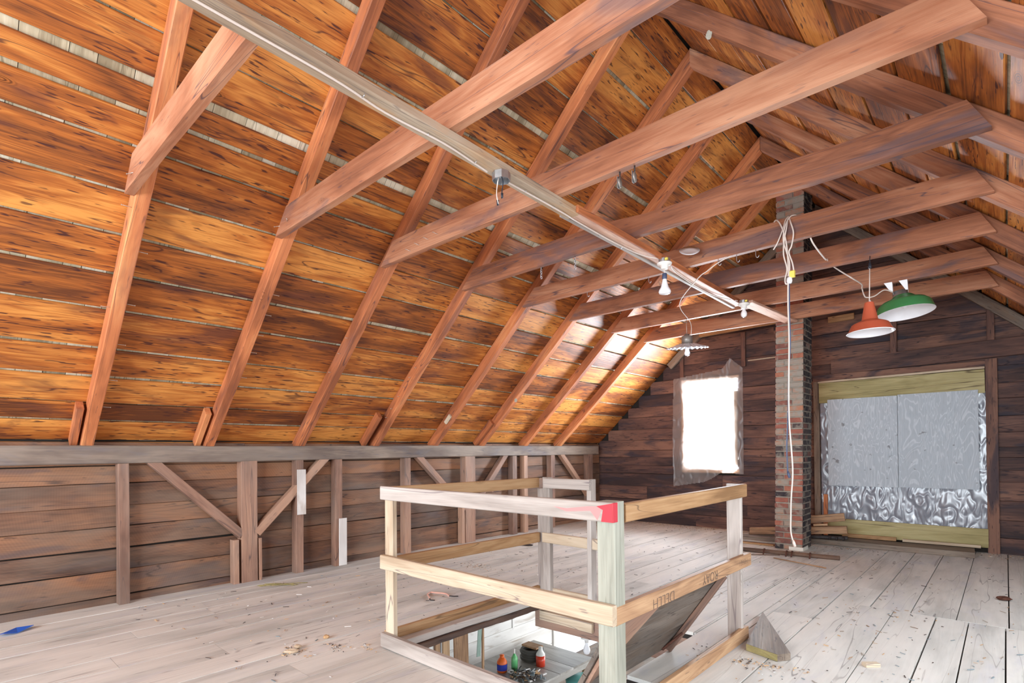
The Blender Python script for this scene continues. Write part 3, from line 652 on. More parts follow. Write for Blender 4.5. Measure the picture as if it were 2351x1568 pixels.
# ------------------------------------------------------------------ chimney
def chimney():
    x0, x1, y0, y1 = -2.325, -1.985, 7.79, 8.22
    root = empty('chimney', (x0, y0, 0), 'tall square brick chimney with near black right side', 'chimney')
    m = MB(31); r = m.r; z = .0; k = 0; lean = .016
    core = MB(32)
    core.prism([(x0 + .008, y0 + .008, 0), (x1 - .008, y0 + .008, 0), (x1 - .008, y1 - .008, 0), (x0 + .008, y1 - .008, 0)], (lean * 5.3, 0, 5.3))
    core.build('mortar_core', 'brickmortar', root)
    while z < 5.25:
        h = .062 + r.uniform(-.004, .004); lx = lean * z
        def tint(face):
            if face == 'side': return r.choice([.02, .08, .12, .18, .25, .4]) if z < 3 else r.choice([.0, .05, .1])  # right side takes darker tints than the front
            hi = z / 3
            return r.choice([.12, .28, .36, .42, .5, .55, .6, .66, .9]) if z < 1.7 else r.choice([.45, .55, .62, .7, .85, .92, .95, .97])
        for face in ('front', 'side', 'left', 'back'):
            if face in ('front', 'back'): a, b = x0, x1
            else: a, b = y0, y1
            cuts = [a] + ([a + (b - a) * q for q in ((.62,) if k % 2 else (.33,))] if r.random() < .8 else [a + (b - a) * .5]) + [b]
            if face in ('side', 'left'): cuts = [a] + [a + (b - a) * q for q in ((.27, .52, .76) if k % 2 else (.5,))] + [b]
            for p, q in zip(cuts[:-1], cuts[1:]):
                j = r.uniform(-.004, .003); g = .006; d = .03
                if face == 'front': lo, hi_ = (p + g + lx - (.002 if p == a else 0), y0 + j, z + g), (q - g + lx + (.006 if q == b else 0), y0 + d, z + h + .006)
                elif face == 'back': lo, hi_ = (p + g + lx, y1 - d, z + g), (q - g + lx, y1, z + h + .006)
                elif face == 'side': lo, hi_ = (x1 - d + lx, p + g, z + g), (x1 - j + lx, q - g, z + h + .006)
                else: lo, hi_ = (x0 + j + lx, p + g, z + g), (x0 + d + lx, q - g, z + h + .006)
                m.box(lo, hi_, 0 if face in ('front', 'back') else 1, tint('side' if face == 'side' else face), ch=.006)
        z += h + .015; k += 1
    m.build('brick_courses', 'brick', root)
    c = MB(33); c.prism([(x1 - .16, y0 - .012, .0), (x1 + .012, y0 - .012, .0), (x1 + .012, y1 - .2, .0), (x1 - .02, y1 - .2, .0), (x1 - .02, y0 + .01, .0), (x1 - .16, y0 + .01, .0)], (0, 0, .045)); c.build('mortar_base', 'plaster', root)
chimney()

# ------------------------------------------------------------------ stair railing
rail = empty('stair_railing', (-2.3, 3.0, 0), 'pale lumber guard railing boxing in the stair opening', 'railing')
def rp(name, mat, p0, p1, wd, h, seed, lb=None, up=(0, 0, 1)):
    o = timber(name, mat, p0, p1, wd, h, parent=rail, up=up, seed=seed, jit=.0008, ch=.005)
    if lb: o['label'] = lb
    return o
YFR = 2.145
fl = rp('post', 'peach', (-3.158, 2.205, .045), (-3.158, 2.205, 1.03), .09, .04, 201, up=(0, 1, 0))
rp('post', 'treated', (-1.402, 2.23, -.9), (-1.402, 2.23, 1.105), .098, .092, 202, 'greenish treated square post', up=(0, 1, 0))
rp('post', 'new', (-1.430, 3.90, .0), (-1.430, 3.90, 1.10), .10, .04, 203, up=(0, 1, 0))
rp('post', 'new', (-3.19, 3.90, .0), (-3.19, 3.90, 1.0), .075, .05, 204, up=(0, 1, 0))
rp('post', 'new', (-3.112, 3.885, .0), (-3.112, 3.885, 1.105), .08, .055, 205, up=(0, 1, 0))
rp('post', 'new', (-2.625, 3.872, .0), (-2.625, 3.872, 1.10), .042, .085, 206, up=(0, 1, 0))
tr = rp('rail', 'new', (-3.20, YFR + .019, 1.068), (-1.338, YFR + .019, 1.06), .038, .092, 207)
rp('rail', 'peach', (-3.205, YFR + .019, .592), (-1.345, YFR + .019, .582), .038, .096, 208)
rp('kick_board', 'new', (-3.205, YFR + .019, .054), (-1.40, YFR + .019, .05), .038, .098, 209)
rp('rail', 'gold', (-1.372, 2.29, 1.045), (-1.372, 3.93, 1.055), .038, .09, 210)
rp('rail', 'brownrail', (-1.368, 2.19, .57), (-1.368, 3.99, .565), .038, .088, 211)
rp('kick_board', 'brownrail', (-1.385, 2.0, .045), (-1.385, 3.97, .045), .038, .09, 212)
rp('rail', 'gold', (-3.215, 2.23, 1.06), (-3.20, 3.85, 1.055), .038, .09, 213)
rp('rail', 'gold', (-3.215, 2.23, .565), (-3.20, 3.85, .552), .038, .09, 214)
rp('kick_board', 'gold', (-3.22, 2.2, .05), (-3.22, 3.87, .05), .038, .10, 215)
rp('rail', 'new', (-3.10, 3.825, 1.055), (-2.60, 3.825, 1.055), .038, .09, 216)
rp('rail', 'peach', (-3.15, 3.865, .553), (-2.54, 3.865, .548), .038, .09, 217)
rp('kick_board', 'peach', (-3.10, 3.91, .045), (-2.65, 3.91, .045), .03, .09, 218)
# red spray paint on the front rail end, with worn edge towards the middle
def paint_mat():
    t = NT('sprayed_rail_red'); at = t.new('ShaderNodeTexCoord').outputs['Object']
    s = t.new('ShaderNodeSeparateXYZ'); t.L(at, s.inputs[0])
    return t
m = MB(219); m.box((-1.3395, YFR + .0005, 1.0145), (-1.334, YFR + .0375, 1.1055), 1); m.build('paint_mark', 'red', tr)
def blob(parent, mat, pts, ext, name='paint_mark'):
    MB(1).prism(pts, ext).build(name, mat, parent)
M['pink'] = plain('faded_pink_paint', (204, 132, 130), .7)
blob(tr, 'pink', [(-1.42, YFR - .0006, 1.02), (-1.39, YFR - .0006, 1.085), (-1.47, YFR - .0006, 1.083), (-1.60, YFR - .0006, 1.065), (-1.68, YFR - .0006, 1.07), (-1.60, YFR - .0006, 1.05), (-1.46, YFR - .0006, 1.062)], (0, .0003, 0))
blob(tr, 'red', [(-1.40, YFR - .0008, 1.015), (-1.338, YFR - .0008, 1.0145), (-1.338, YFR - .0008, 1.104), (-1.425, YFR - .0008, 1.086), (-1.39, YFR - .0008, 1.07)], (0, .0004, 0))
def text(parent, s, loc, rot, size, mat='pencil'):
    c = bpy.data.curves.new('writing', 'FONT'); c.body = s; c.size = size; c.extrude = .0002; c.offset = -.0022; c.align_x = 'CENTER'; c.align_y = 'CENTER'
    o = bpy.data.objects.new('pencil_writing', c); o.rotation_euler = rot
    dg = bpy.context.evaluated_depsgraph_get(); COL.objects.link(o); bpy.context.view_layer.update()
    me = bpy.data.meshes.new_from_object(o.evaluated_get(bpy.context.evaluated_depsgraph_get())); bpy.data.objects.remove(o)
    q = bpy.data.objects.new('pencil_writing', me); COL.objects.link(q); me.materials.clear(); me.materials.append(M[mat])
    q.parent = parent; q.rotation_euler = rot; q.location = V(loc) - wloc(parent)
    return q
mr = [o for o in rail.children if o.name.startswith('rail') and abs(wloc(o).z) < 9][4] if False else None
for o in rail.children:
    if o.data.name.startswith('rail') and o.data.materials[0].name == 'weathered_brown_pine': mr = o
HP = math.pi / 2
text(mr, 'DELLH', (-1.3475, 2.66, .555), (HP, math.pi, HP), .085)
text(mr, 'ROAY', (-1.3475, 3.27, .565), (HP, math.pi, HP), .085)
text(mr, '1000H', (-1.3475, 3.83, .565), (HP, 0, HP), .06)

# ------------------------------------------------------------------ stair opening: edges, header, hatch
timber('ledge_board', 'new', (-3.155, 2.24, .015), (-3.15, 3.83, .01), .085, .05, 'pale board lying along the left edge of the stair opening', 'board', seed=230)
timber('header_joist', 'stud', (-3.25, 3.895, -.165), (-1.55, 3.895, -.165), .07, .21, 'orange brown joist across the far end of the stair opening', 'joist', seed=231, jit=.006)
timber('header_board', 'peach', (-3.17, 3.838, -.155), (-2.60, 3.838, -.16), .03, .085, 'pale board fixed to the joist at the far end of the stair opening', 'board', seed=232)
m = MB(233); m.beam((-3.155, 1.9, -.048), (-3.155, 3.84, -.048), .12, .045, seg=30, jit=.006); m.build('lath_edge', 'darkplank').update_tag()
bpy.data.objects['lath_edge']['label'] = 'dark rough lath edge under the left side of the stair opening'; bpy.data.objects['lath_edge']['category'] = 'lath'
hatch = empty('stair_hatch', (-1.70, 3.0, 0), 'old grey plank hatch leaning against the right middle rail', 'hatch')
hb, ht = V((-1.70, 0, .02)), V((-1.405, 0, .53)); hd = ht - hb; hn = V((-hd.z, 0, hd.x)).normalized()
m = MB(234); Y0, Y1b, Y1t = 2.30, 3.40, 3.66
for i in range(3):
    a, b = i / 3 + .004, (i + 1) / 3 - .004
    p = [hb + hd * a + V((0, Y0, 0)), hb + hd * a + V((0, Y1b + (Y1t - Y1b) * a, 0)), hb + hd * b + V((0, Y1b + (Y1t - Y1b) * b, 0)), hb + hd * b + V((0, Y0, 0))]
    m.prism(p, hn * .024, along=(0, 1, 0))
M['hatch'] = wood('dark_grey_hatch_plank', (66, 58, 54), (100, 91, 84), (126, 115, 106), streak=(46, 40, 40), streak_amt=.6, blot=(96, 76, 60), blot_amt=.5, var=.2, knots=.4)
m.build('hatch_planks', 'hatch', hatch)
off = -hn * .02
MB(235).beam(hb + hd * .0 + V((0, Y1b - .03, 0)) + off, hb + hd * .97 + V((0, Y1t - .04, 0)) + off, .05, .035, up=hn).build('batten', 'stud', hatch)
MB(236).prism([hb + hd * .99 + V((0, Y0 + .02, 0)) - hn * .002, hb + hd * .99 + V((0, Y0 + .42, 0)) - hn * .002, hb + hd * .2 + V((0, Y0 + .02, 0)) - hn * .002], -hn * .02, along=(.3, 1, .6)).build('corner_board', 'stud', hatch)
MB(237).beam((-1.69, 3.30, .03), (-1.60, 3.41, .13), .03, .012, up=hn).build('strap_hinge', 'rust', hatch)
# triangular plank offcut on the floor by the right railing post
tri = empty('plank_offcut', (-1.3, 4.0, 0), 'triangular grey plank offcut lying by the right railing post', 'offcut')
MB(238).prism([(-1.455, 4.55, .0), (-1.30, 3.73, .0), (-1.085, 3.66, .0), (-1.03, 3.74, .0)], (0, 0, .045), along=(.35, -1, 0)).build('plank', 'greyplank', tri)
MB(239).prism([(-1.3002, 3.7285, .001), (-1.0852, 3.6585, .001), (-1.0856, 3.6575, .001), (-1.3006, 3.7275, .001)], (0, 0, .043)).build('sawn_edge', 'olive', tri)

# ------------------------------------------------------------------ cable battens, boxes, lamps
b1 = timber('cable_batten', 'greytan', (-2.08, -.6, 3.003), (-2.215, 3.08, 3.003), .105, .052, 'grey whitewashed batten under the tie beams, nearest the camera', 'batten', seed=240, ch=.006)
b2 = empty('cable_batten', (-2.22, 4.7, 3.0), 'middle batten of pale pinkish boards carrying the second bulb socket', 'batten')
MB(241).beam((-2.225, 3.04, 3.018), (-2.275, 6.42, 3.018), .15, .02, seg=6).build('board', 'pinkbatten', b2)
MB(242).beam((-2.15, 3.04, 3.005), (-2.20, 6.42, 3.005), .022, .05, seg=6).build('edge_strip', 'rafter', b2)
MB(243).beam((-2.285, 3.04, 3.0), (-2.335, 6.42, 3.0), .035, .018, seg=6).build('edge_strip', 'new', b2)
b3 = timber('cable_batten', 'pinkbatten', (-2.15, 6.30, 3.0), (-2.06, 7.70, 3.005), .15, .028, 'pinkish batten ending at the chimney, farthest from the camera', 'batten', seed=244)
cab = empty('cable_run', (-2.1, 1, 2.97), 'white cable stapled along the underside of the ceiling battens', 'cable')
def cpts(zz):
    L_ = []
    for y, dx in ((-.6, .0), (.6, .006), (1.2, .012), (1.5, -.012), (1.85, .006), (2.1, -.01), (2.22, -.02)): L_.append((-2.08 - .0367 * (y + .6) + dx, y, zz))
    return smoothpts(L_)
MB(1).tube(cpts(2.9700), .0055, 8).build('cable', 'cable', cab)
MB(1).tube(smoothpts([(-2.2, 2.36, 2.9700), (-2.205, 2.7, 2.9700), (-2.215, 3.0, 2.9700), (-2.255, 3.2, 2.9905), (-2.27, 3.7, 2.9905), (-2.25, 4.1, 2.99), (-2.17, 4.28, 2.985)]), .0055, 8).build('cable', 'cable', cab)
MB(1).tube(smoothpts([(-2.14, 4.42, 2.985), (-2.24, 4.7, 2.9925), (-2.29, 5.3, 2.9925), (-2.28, 5.8, 2.9925), (-2.17, 6.1, 2.985)]), .005, 8).build('cable', 'cable', cab)
for (x, y, z) in ((-2.138, 1.36, 2.973), (-2.165, 1.75, 2.973), (-2.178, 2.1, 2.973), (-2.2, 2.55, 2.973), (-2.212, 2.85, 2.973), (-2.268, 3.5, 2.9905), (-2.26, 3.95, 2.9905)):
    MB(1).tube([(x - .011, y, z + .003), (x - .009, y, z - .0065), (x + .009, y, z - .0065), (x + .011, y, z + .003)], .0016, 6).build('staple', 'metal', cab)

def ceiling_box(c, name, lb, cat, kind):
    root = empty(name, c, lb, cat); x, y, z = c
    m = MB(1); R = .054; n = 8
    prof = [(R, .0), (R, -.045)] if kind == 'open' else [(R * .92, 0), (R * .92, -.034)]
    m.lathe(c, prof + [(prof[-1][0] - .003, prof[-1][1]), (prof[-1][0] - .003, -.003), (.001, -.003)], n if kind == 'open' else 16)
    b = m.build('metal_box', 'metal', root)
    for p in b.data.polygons: p.use_smooth = False
    if kind == 'open':
        for dx, dy, mt, ln in ((-.022, -.012, 'cable', .13), (-.012, -.018, 'cable', .13), (.012, .0, 'black', .10), (.02, -.006, 'black', .10)):
            MB(1).tube(smoothpts([(x + dx * .3, y + dy, z - .02), (x + dx, y + dy, z - .06), (x + dx * .8 - .004, y + dy * 1.5, z - .06 - ln * .5), (x + (dx + (-.015 if dx < 0 else .015)) / 2, y - .012, z - .05 - ln)]), .0025, 6).build('wire', mt, root)
        for dx, zz in ((-.019, -.185), (.016, -.155)): MB(1).lathe((x + dx, y - .012, z + zz), [(.001, -.0), (.006, .0), (.0075, .028), (.001, .03)], 8).build('wire_cap', 'black', root)
    else:
        MB(1).lathe(c, [(.001, -.034), (.062, -.034), (.064, -.04), (.058, -.05), (.034, -.056), (.03, -.085), (.024, -.088), (.001, -.088)], 28).build('lamp_holder', 'porcelain', root)
        MB(1).box((x + .03, y - .0535, z - .028), (x + .052, y - .035, z - .008), 0).build('sticker', 'yellow', root)
        if kind == 'flood':
            MB(1).tube([(x - .004, y, z - .085), (x + .003, y, z - .13)], .0045, 8).build('extension_wire', 'cable', root)
            MB(1).lathe((x, y, z - .125), [(.001, 0), (.019, 0), (.021, -.04), (.018, -.05)], 14).build('socket', 'bluegrey', root)
            MB(1).lathe((x, y, z - .17), [(.012, 0), (.018, -.005), (.024, -.04), (.034, -.075), (.049, -.10), (.052, -.115), (.046, -.128), (.025, -.135), (.001, -.136)], 26).build('bulb', 'bulb', root)
        else:
            MB(1).lathe((x, y, z - .08), [(.013, 0), (.014, -.02), (.018, -.03), (.029, -.05), (.033, -.07), (.028, -.092), (.014, -.104), (.001, -.107)], 24).build('bulb', 'bulb', root)
    return root
ceiling_box((-2.165, 2.30, 2.977), 'junction_box', 'open round metal junction box with capped wires hanging, on the near batten', 'junction box', 'open')
ceiling_box((-2.155, 4.33, 2.99), 'bulb_socket', 'white socket with a flood bulb hanging from the middle batten', 'light', 'flood')
ceiling_box((-2.12, 6.14, 2.985), 'bulb_socket', 'white socket with a small round bulb on the batten near the chimney', 'light', 'round')
tag(MB(1).lathe((-2.06, 4.62, 3.10), [(.001, .0), (.05, .004), (.085, .014), (.088, .018), (.05, .009), (.001, .005)], 28, (.35, -.6, .75)).build('round_lid', 'enamel'), 'white round lid tucked above the batten beside the flood bulb', 'cover')  # round white lid lying above the batten, not part of a lamp

# orange pendant
ol = empty('pendant_lamp', (-.87, 5.66, 2.32), 'orange enamel pendant lamp hanging on a white cord', 'lamp')
def shade(root, c, axis, prof, mat, inner, thick=.004):
    MB(1).lathe(c, prof, 56, axis).build('lamp_shade', mat, root)
    p2 = [(max(r - thick, .001), h - thick * .6) for r, h in prof]
    MB(1).lathe(c, p2 + [prof[-1]], 56, axis).build('shade_lining', inner, root)
shade(ol, (-.872, 5.66, 2.36), (-.03, .03, 1), [(.001, .272), (.034, .272), (.036, .268), (.062, .118), (.068, .112), (.128, .085), (.142, .075), (.176, .003), (.18, .0)], 'orange', 'enamel')
MB(1).lathe((-.872, 5.66, 2.36), [(.180, .0), (.183, .002), (.180, .005)], 56, (-.03, .03, 1)).build('rim', 'enamel', ol)
MB(1).tube([(-.878, 5.668, 2.62), (-.870, 5.66, 2.96)], .0042, 8).build('cord', 'cable', ol)
MB(1).tube([(-.870, 5.66, 2.95), (-.868, 5.66, 3.04)], .003, 6).build('hanging_wire', 'black', ol)
MB(1).lathe((-.869, 5.66, 2.93), [(.001, 0), (.012, .002), (.014, .02), (.008, .05), (.001, .055)], 10).build('cord_grip', 'black', ol)
MB(1).lathe((-.872, 5.66, 2.628), [(.016, 0), (.007, .014), (.004, .02)], 16).build('cord_sleeve', 'enamel', ol)
# green lamp on brackets
glm = empty('pendant_lamp', (-.76, 6.69, 2.66), 'green enamel lamp with white inside, hung tilted on two white brackets', 'lamp')
ga = (-.10, .07, 1)
shade(glm, (-.735, 6.70, 2.70), ga, [(.001, .19), (.06, .19), (.075, .185), (.098, .165), (.115, .145), (.19, .118), (.225, .085), (.248, .005), (.25, .0)], 'green', 'enamel')
MB(1).lathe((-.735, 6.70, 2.70), [(.01, .16), (.02, .12), (.03, .08), (.02, .055), (.001, .05)], 20, ga).build('bulb', 'bulb', glm)
MB(1).lathe((-.775, 6.755, 2.875), [(.066, 0), (.066, .065), (.06, .068), (.001, .068)], 18, ga).build('metal_box', 'metal', glm)
for x in (-.85, -.725):
    m = MB(1); m.prism([(x - .055, 6.66, 3.028), (x + .012, 6.66, 3.028), (x + .016, 6.68, 2.93), (x + .0, 6.68, 2.93)], (0, .003, 0)); m.prism([(x + .012, 6.66, 3.028), (x + .012, 6.72, 3.028), (x + .016, 6.72, 2.91), (x + .016, 6.68, 2.93)], (.003, 0, 0))
    m.build('bracket', 'enamel', glm)
# fluted glass pendant
fp = empty('pendant_lamp', (-3.01, 6.66, 2.55), 'fluted glass pendant lamp with a zinc can, hanging by a white cord', 'lamp')
wv = lambda i, a: .0065 * math.sin(a * 24) * (i / 6)
fa = (.06, -.12, 1)
MB(1).lathe((-3.012, 6.66, 2.655), [(.05, .055), (.09, .05), (.13, .038), (.17, .022), (.21, .01), (.245, .0), (.262, -.006)], 144, fa, wave=wv).build('glass_shade', 'flute', fp, solid=.004)
MB(1).lathe((-3.014, 6.66, 2.70), [(.001, 0), (.068, 0), (.068, .10), (.06, .104), (.034, .106), (.032, .128), (.001, .13)], 28).build('zinc_can', 'galv', fp)
MB(1).lathe((-3.012, 6.655, 2.69), [(.02, 0), (.024, -.05), (.026, -.075), (.034, -.10), (.034, -.12), (.024, -.138), (.001, -.145)], 22).build('bulb', 'bulb', fp)
MB(1).tube([(-3.018, 6.66, 2.82), (-3.02, 6.66, 3.03)], .004, 6).build('hanging_rod', 'nail', fp)
MB(1).tube(smoothpts([(-2.975, 6.64, 2.79), (-2.94, 6.62, 2.83), (-2.92, 6.55, 2.95), (-2.79, 6.0, 2.99), (-2.5, 5.4, 2.93), (-2.08, 4.85, 2.93), (-1.98, 4.80, 2.955), (-1.87, 4.78, 3.0), (-1.72, 4.765, 3.04)]), .0045, 8).build('cord', 'cable', fp)

# cord bundle over the fifth tie beam with its two long tails
YB = FY[4] - RW / 2 - .06
cb = empty('cord_bundle', (-1.28, YB, 2.68), 'bundle of white cords with a yellow plug looped over a tie beam', 'cord')
def B(pts, r=.0055, mt='cable', nm='cord'): MB(1).tube(smoothpts([(x, YB + dy, z) for x, z, dy in pts]), r, 8).build(nm, mt, cb)
B([(-1.40, 3.215, .02), (-1.37, 3.222, -.01), (-1.335, 3.17, -.02), (-1.30, 3.05, -.02), (-1.285, 2.9, -.02), (-1.28, 2.74, -.02)])
B([(-1.395, 2.985, -.01), (-1.36, 3.04, -.01), (-1.32, 3.13, -.015), (-1.30, 3.20, -.01), (-1.285, 3.232, .01)])
B([(-1.285, 3.232, .01), (-1.29, 3.14, -.02), (-1.31, 3.03, -.02), (-1.315, 2.92, -.02), (-1.29, 2.8, -.025), (-1.305, 2.72, -.025), (-1.30, 2.68, -.025), (-1.28, 2.68, -.02)])
B([(-1.28, 3.232, .01), (-1.26, 3.17, -.02), (-1.24, 3.08, -.02), (-1.255, 2.98, -.02), (-1.275, 2.93, -.02), (-1.25, 2.84, -.025), (-1.238, 2.76, -.025)])
B([(-1.23, 3.235, .03), (-1.265, 3.225, .0), (-1.30, 3.15, -.025), (-1.315, 3.04, -.025), (-1.29, 2.93, -.025), (-1.27, 2.84, -.025), (-1.275, 2.7, -.025)], .005)
MB(1).box((-1.268, YB - .04, 2.72), (-1.232, YB - .01, 2.775), 0, ch=.006).build('yellow_plug', 'yellow', cb)
MB(1).lathe((-1.272, YB - .028, 2.675), [(.001, 0), (.016, .002), (.022, .02), (.02, .045), (.008, .055), (.001, .056)], 12).build('outlet_end', 'enamel', cb)
def tail(name, pts, mt, lb, plug):
    root = empty(name, (pts[0][0], YB, pts[-1][1]), lb, 'cord')
    MB(1).tube(smoothpts([(x, YB - .024 + dy, z) for x, z, dy in pts]), .0058, 8).build('cord', mt, root)
    x, z, dy = pts[-1]
    MB(1).tube([(x, YB - .024 + dy, z + .012), (x + .006, YB - .024 + dy, z - .012), (x + .014, YB - .024 + dy, z - .04)], .011, 10, radii=[.007, .012, .010]).build('plug', plug, root)
tail('extension_cord', [(-1.283, 2.70, 0), (-1.286, 2.5, 0), (-1.282, 2.25, 0), (-1.287, 1.95, 0), (-1.29, 1.75, 0), (-1.288, 1.55, 0), (-1.276, 1.35, 0), (-1.268, 1.15, 0), (-1.282, .95, 0), (-1.287, .8, 0), (-1.288, .68, 0), (-1.272, .6, 0)], 'cable', 'long white extension cord hanging down in front of the chimney', 'cable')
tail('extension_cord', [(-1.279, 2.69, .01), (-1.279, 2.4, .01), (-1.276, 2.2, .01), (-1.292, 1.95, .012), (-1.298, 1.7, .012), (-1.306, 1.5, .012), (-1.313, 1.35, .012), (-1.308, 1.15, .012)], 'bluegrey', 'shorter dark blue cord hanging beside the white one in front of the chimney', 'bluegrey')
wc = MB(1); wc.tube(smoothpts([(-1.2, 4.87, 3.22), (-1.16, 4.86, 3.12), (-1.13, 4.84, 3.005), (-1.12, 5.2, 2.96), (-1.19, 5.6, 3.08), (-1.2, 5.75, 3.075), (-1.166, 6.0, 3.06), (-1.07, 6.0, 2.97), (-1.04, 6.3, 2.97), (-1.085, 6.6, 3.0), (-1.068, 6.6, 2.93), (-1.05, 6.62, 2.905), (-.98, 6.62, 2.905), (-.90, 6.64, 2.955), (-.83, 6.68, 2.925)]), .006, 8)
tag(wc.build('lamp_cable', 'cable'), 'white cable draped from tie beam to the green lamp', 'cable')

# hooks, pulleys, chains on the tie beams
def hook(x, y, z, ln, lb, kind='hook'):
    root = empty('steel_hook' if kind != 'pulley' else 'pulley', (x, y, z - ln), lb, 'hook' if kind != 'pulley' else 'pulley')
    if kind == 'pulley':
        MB(1).tube([(x, y, z + .004), (x, y, z - ln * .35)], .005, 6).build('hook', 'darkiron', root)
        MB(1).lathe((x - .006, y, z - ln * .68), [(.001, 0), (.028, .001), (.030, .006), (.028, .011), (.001, .012)], 18, (1, .25, 0)).build('wheel', 'galv', root)
        MB(1).prism([(x - .012, y - .014, z - ln * .3), (x - .012, y + .014, z - ln * .3), (x - .012, y + .012, z - ln), (x - .012, y - .012, z - ln)], (.003, 0, 0)).build('cheek', 'metal', root)
    elif kind == 'chain':
        MB(1).tube([(x, y, z + .005), (x, y, z - .02)], .003, 6).build('screw_eye', 'metal', root)
        zz = z - .018; k = 0
        while zz > z - ln:
            a = (1, 0) if k % 2 else (0, 1)
            MB(1).tube([(x + a[0] * .009 * math.cos(t), y + a[1] * .009 * math.cos(t), zz - .012 + .014 * math.sin(t)) for t in [6.2832 * i / 12 for i in range(13)]], .0026, 6).build('link', 'metal', root); zz -= .022; k += 1
    else:
        MB(1).tube(smoothpts([(x, y, z + .006), (x, y, z - ln * .55), (x + .004, y, z - ln * .85), (x + .014, y, z - ln), (x + .024, y, z - ln * .85), (x + .025, y, z - ln * .7)], 4), .003, 6).build('hook', 'metal', root)
hook(-1.70, FY[2] - .066, 3.028, .10, 'left one of two small pulleys under the long tie beam below the ridge', 'pulley')
hook(-1.60, FY[2] - .066, 3.028, .10, 'right one of two small pulleys under the long tie beam below the ridge', 'pulley')
hook(-3.12, FY[3] - .066, 3.028, .10, 'short chain under the waney tie beam, left one', 'chain')
hook(-2.74, FY[3] - .066, 3.028, .09, 'short chain under the waney tie beam, right one nearer the batten', 'chain')
hook(-2.30, FY[3] - .066, 3.028, .05, 'open steel hook under the waney tie beam beside the batten')
hook(-3.27, FY[4] - .066, 3.028, .05, 'open hook under the cord bundle tie beam, far left one')
hook(-2.55, FY[4] - .066, 3.028, .06, 'open hook under the cord bundle tie beam, left of the batten')
hook(-1.87, FY[4] - .066, 3.028, .05, 'hook under the cord bundle tie beam, first right of the batten')
hook(-1.71, FY[4] - .066, 3.028, .06, 'hook under the cord bundle tie beam, second right of the batten')
hook(-1.55, FY[4] - .066, 3.028, .06, 'hook under the cord bundle tie beam, third right of the batten')

# ------------------------------------------------------------------ things on the loft floor
bar = empty('spiked_bar', (-2.0, 7.3, 0), 'long dark timber with rusty spikes lying in front of the chimney', 'timber')
MB(260).beam((-2.75, 7.32, .026), (-1.49, 7.44, .026), .055, .05, seg=4, jit=.002, ch=.014).build('timber', 'darkplank', bar)
for x in (-2.32, -2.0, -1.8, -2.06): MB(1).tube([(x, 7.33 + (x + 2.75) * .095, .05), (x + .012, 7.26 + (x + 2.75) * .095, .0625), (x + .02, 7.2 + (x + 2.75) * .095, .006)], .009, 8).build('spike', 'rust', bar)
timber('thin_stick', 'darkplank', (-2.55, 7.02, .006), (-2.12, 7.30, .006), .012, .012, 'thin dark stick on the floor left of the spiked timber', 'stick', seed=261)
timber('thin_stick', 'brownrail', (-2.12, 7.05, .006), (-1.50, 6.82, .006), .014, .012, 'thin brown stick on the floor in front of the spiked timber', 'stick', seed=262)
timber('short_plank', 'greyplank', (-2.98, 8.08, .075), (-2.36, 8.10, .075), .20, .045, 'short grey plank raised on the floor left of the chimney', 'plank', seed=263)
timber('short_plank', 'gold', (-2.95, 7.96, .012), (-2.38, 7.97, .012), .10, .02, 'orange board piece under the short grey plank by the chimney', 'board', seed=264)
m = MB(265)
for i, (x, y) in enumerate(((-5.60, .40), (-5.64, .50), (-5.69, .58), (-5.62, .60), (-5.55, .50), (-5.52, .42))): m.v.append(V((x, y, .006 + .02 * (i % 2)))); m.g.append(V((x, y, 0))); m.t.append(.5)
m.f = [[0, 1, 5], [1, 4, 5], [1, 3, 4], [1, 2, 3]]; m.smooth = [False] * 4
tag(m.build('plastic_scrap', 'blue', solid=.003), 'blue scrap of plastic on the floor at the far left', 'scrap')
bc = empty('bungee_cord', (-4.0, 3.3, 0), 'short pinkish bungee cord with metal hooks on the floor behind the railing', 'cord')
M['pinkcord'] = plain('pink_cord', (214, 164, 148), .7)
MB(1).tube(smoothpts([(-3.83, 3.31, .010), (-3.92, 3.34, .010), (-4.02, 3.30, .010), (-4.06, 3.28, .010), (-4.03, 3.22, .010), (-3.95, 3.17, .010), (-3.90, 3.14, .010)]), .008, 8).build('cord', 'pinkcord', bc)
for a, b, c in (((-3.84, 3.31), (-3.79, 3.33), (-3.76, 3.36)), ((-3.90, 3.14), (-3.86, 3.11), (-3.82, 3.13))):
    MB(1).tube(smoothpts([a + (.010,), b + (.010,), c + (.010,)], 4), .005, 6).build('hook', 'darkiron', bc)
def lump(name, c, dims, mt, lb, cat, seed, grp=None, rot=0.3):
    r = random.Random(seed); bm = bmesh.new(); bmesh.ops.create_icosphere(bm, subdivisions=2, radius=1)
    m = MB(seed); vs = []
    for v in bm.verts:
        k = 1 + r.uniform(-.22, .22); x, y, z = v.co.x * dims[0] * k, v.co.y * dims[1] * k, v.co.z * dims[2] * k
        vs.append((c[0] + x * math.cos(rot) - y * math.sin(rot), c[1] + x * math.sin(rot) + y * math.cos(rot), max(.0005, c[2] + dims[2] * .8 + z)))
    fs = [[v.index for v in f.verts] for f in bm.faces]; bm.free()
    m.add(vs, fs); return tag(m.build(name, mt), lb, cat, grp)
timber('wood_block', 'peach', (-.665, 3.93, .012), (-.60, 3.99, .012), .045, .024, 'small square pale wood block on the floor at the lower right', 'block', seed=270)
lump('dry_leaf', (-.03, 6.41, 0), (.05, .04, .018), 'rust', 'curled red brown scrap on the floor at the far right', 'leaf', 271)
lump('wood_lump', (-3.66, 1.99, 0), (.022, .018, .016), 'gold', 'single orange lump of wood on the floor, left of the railing', 'wood chip', 272)
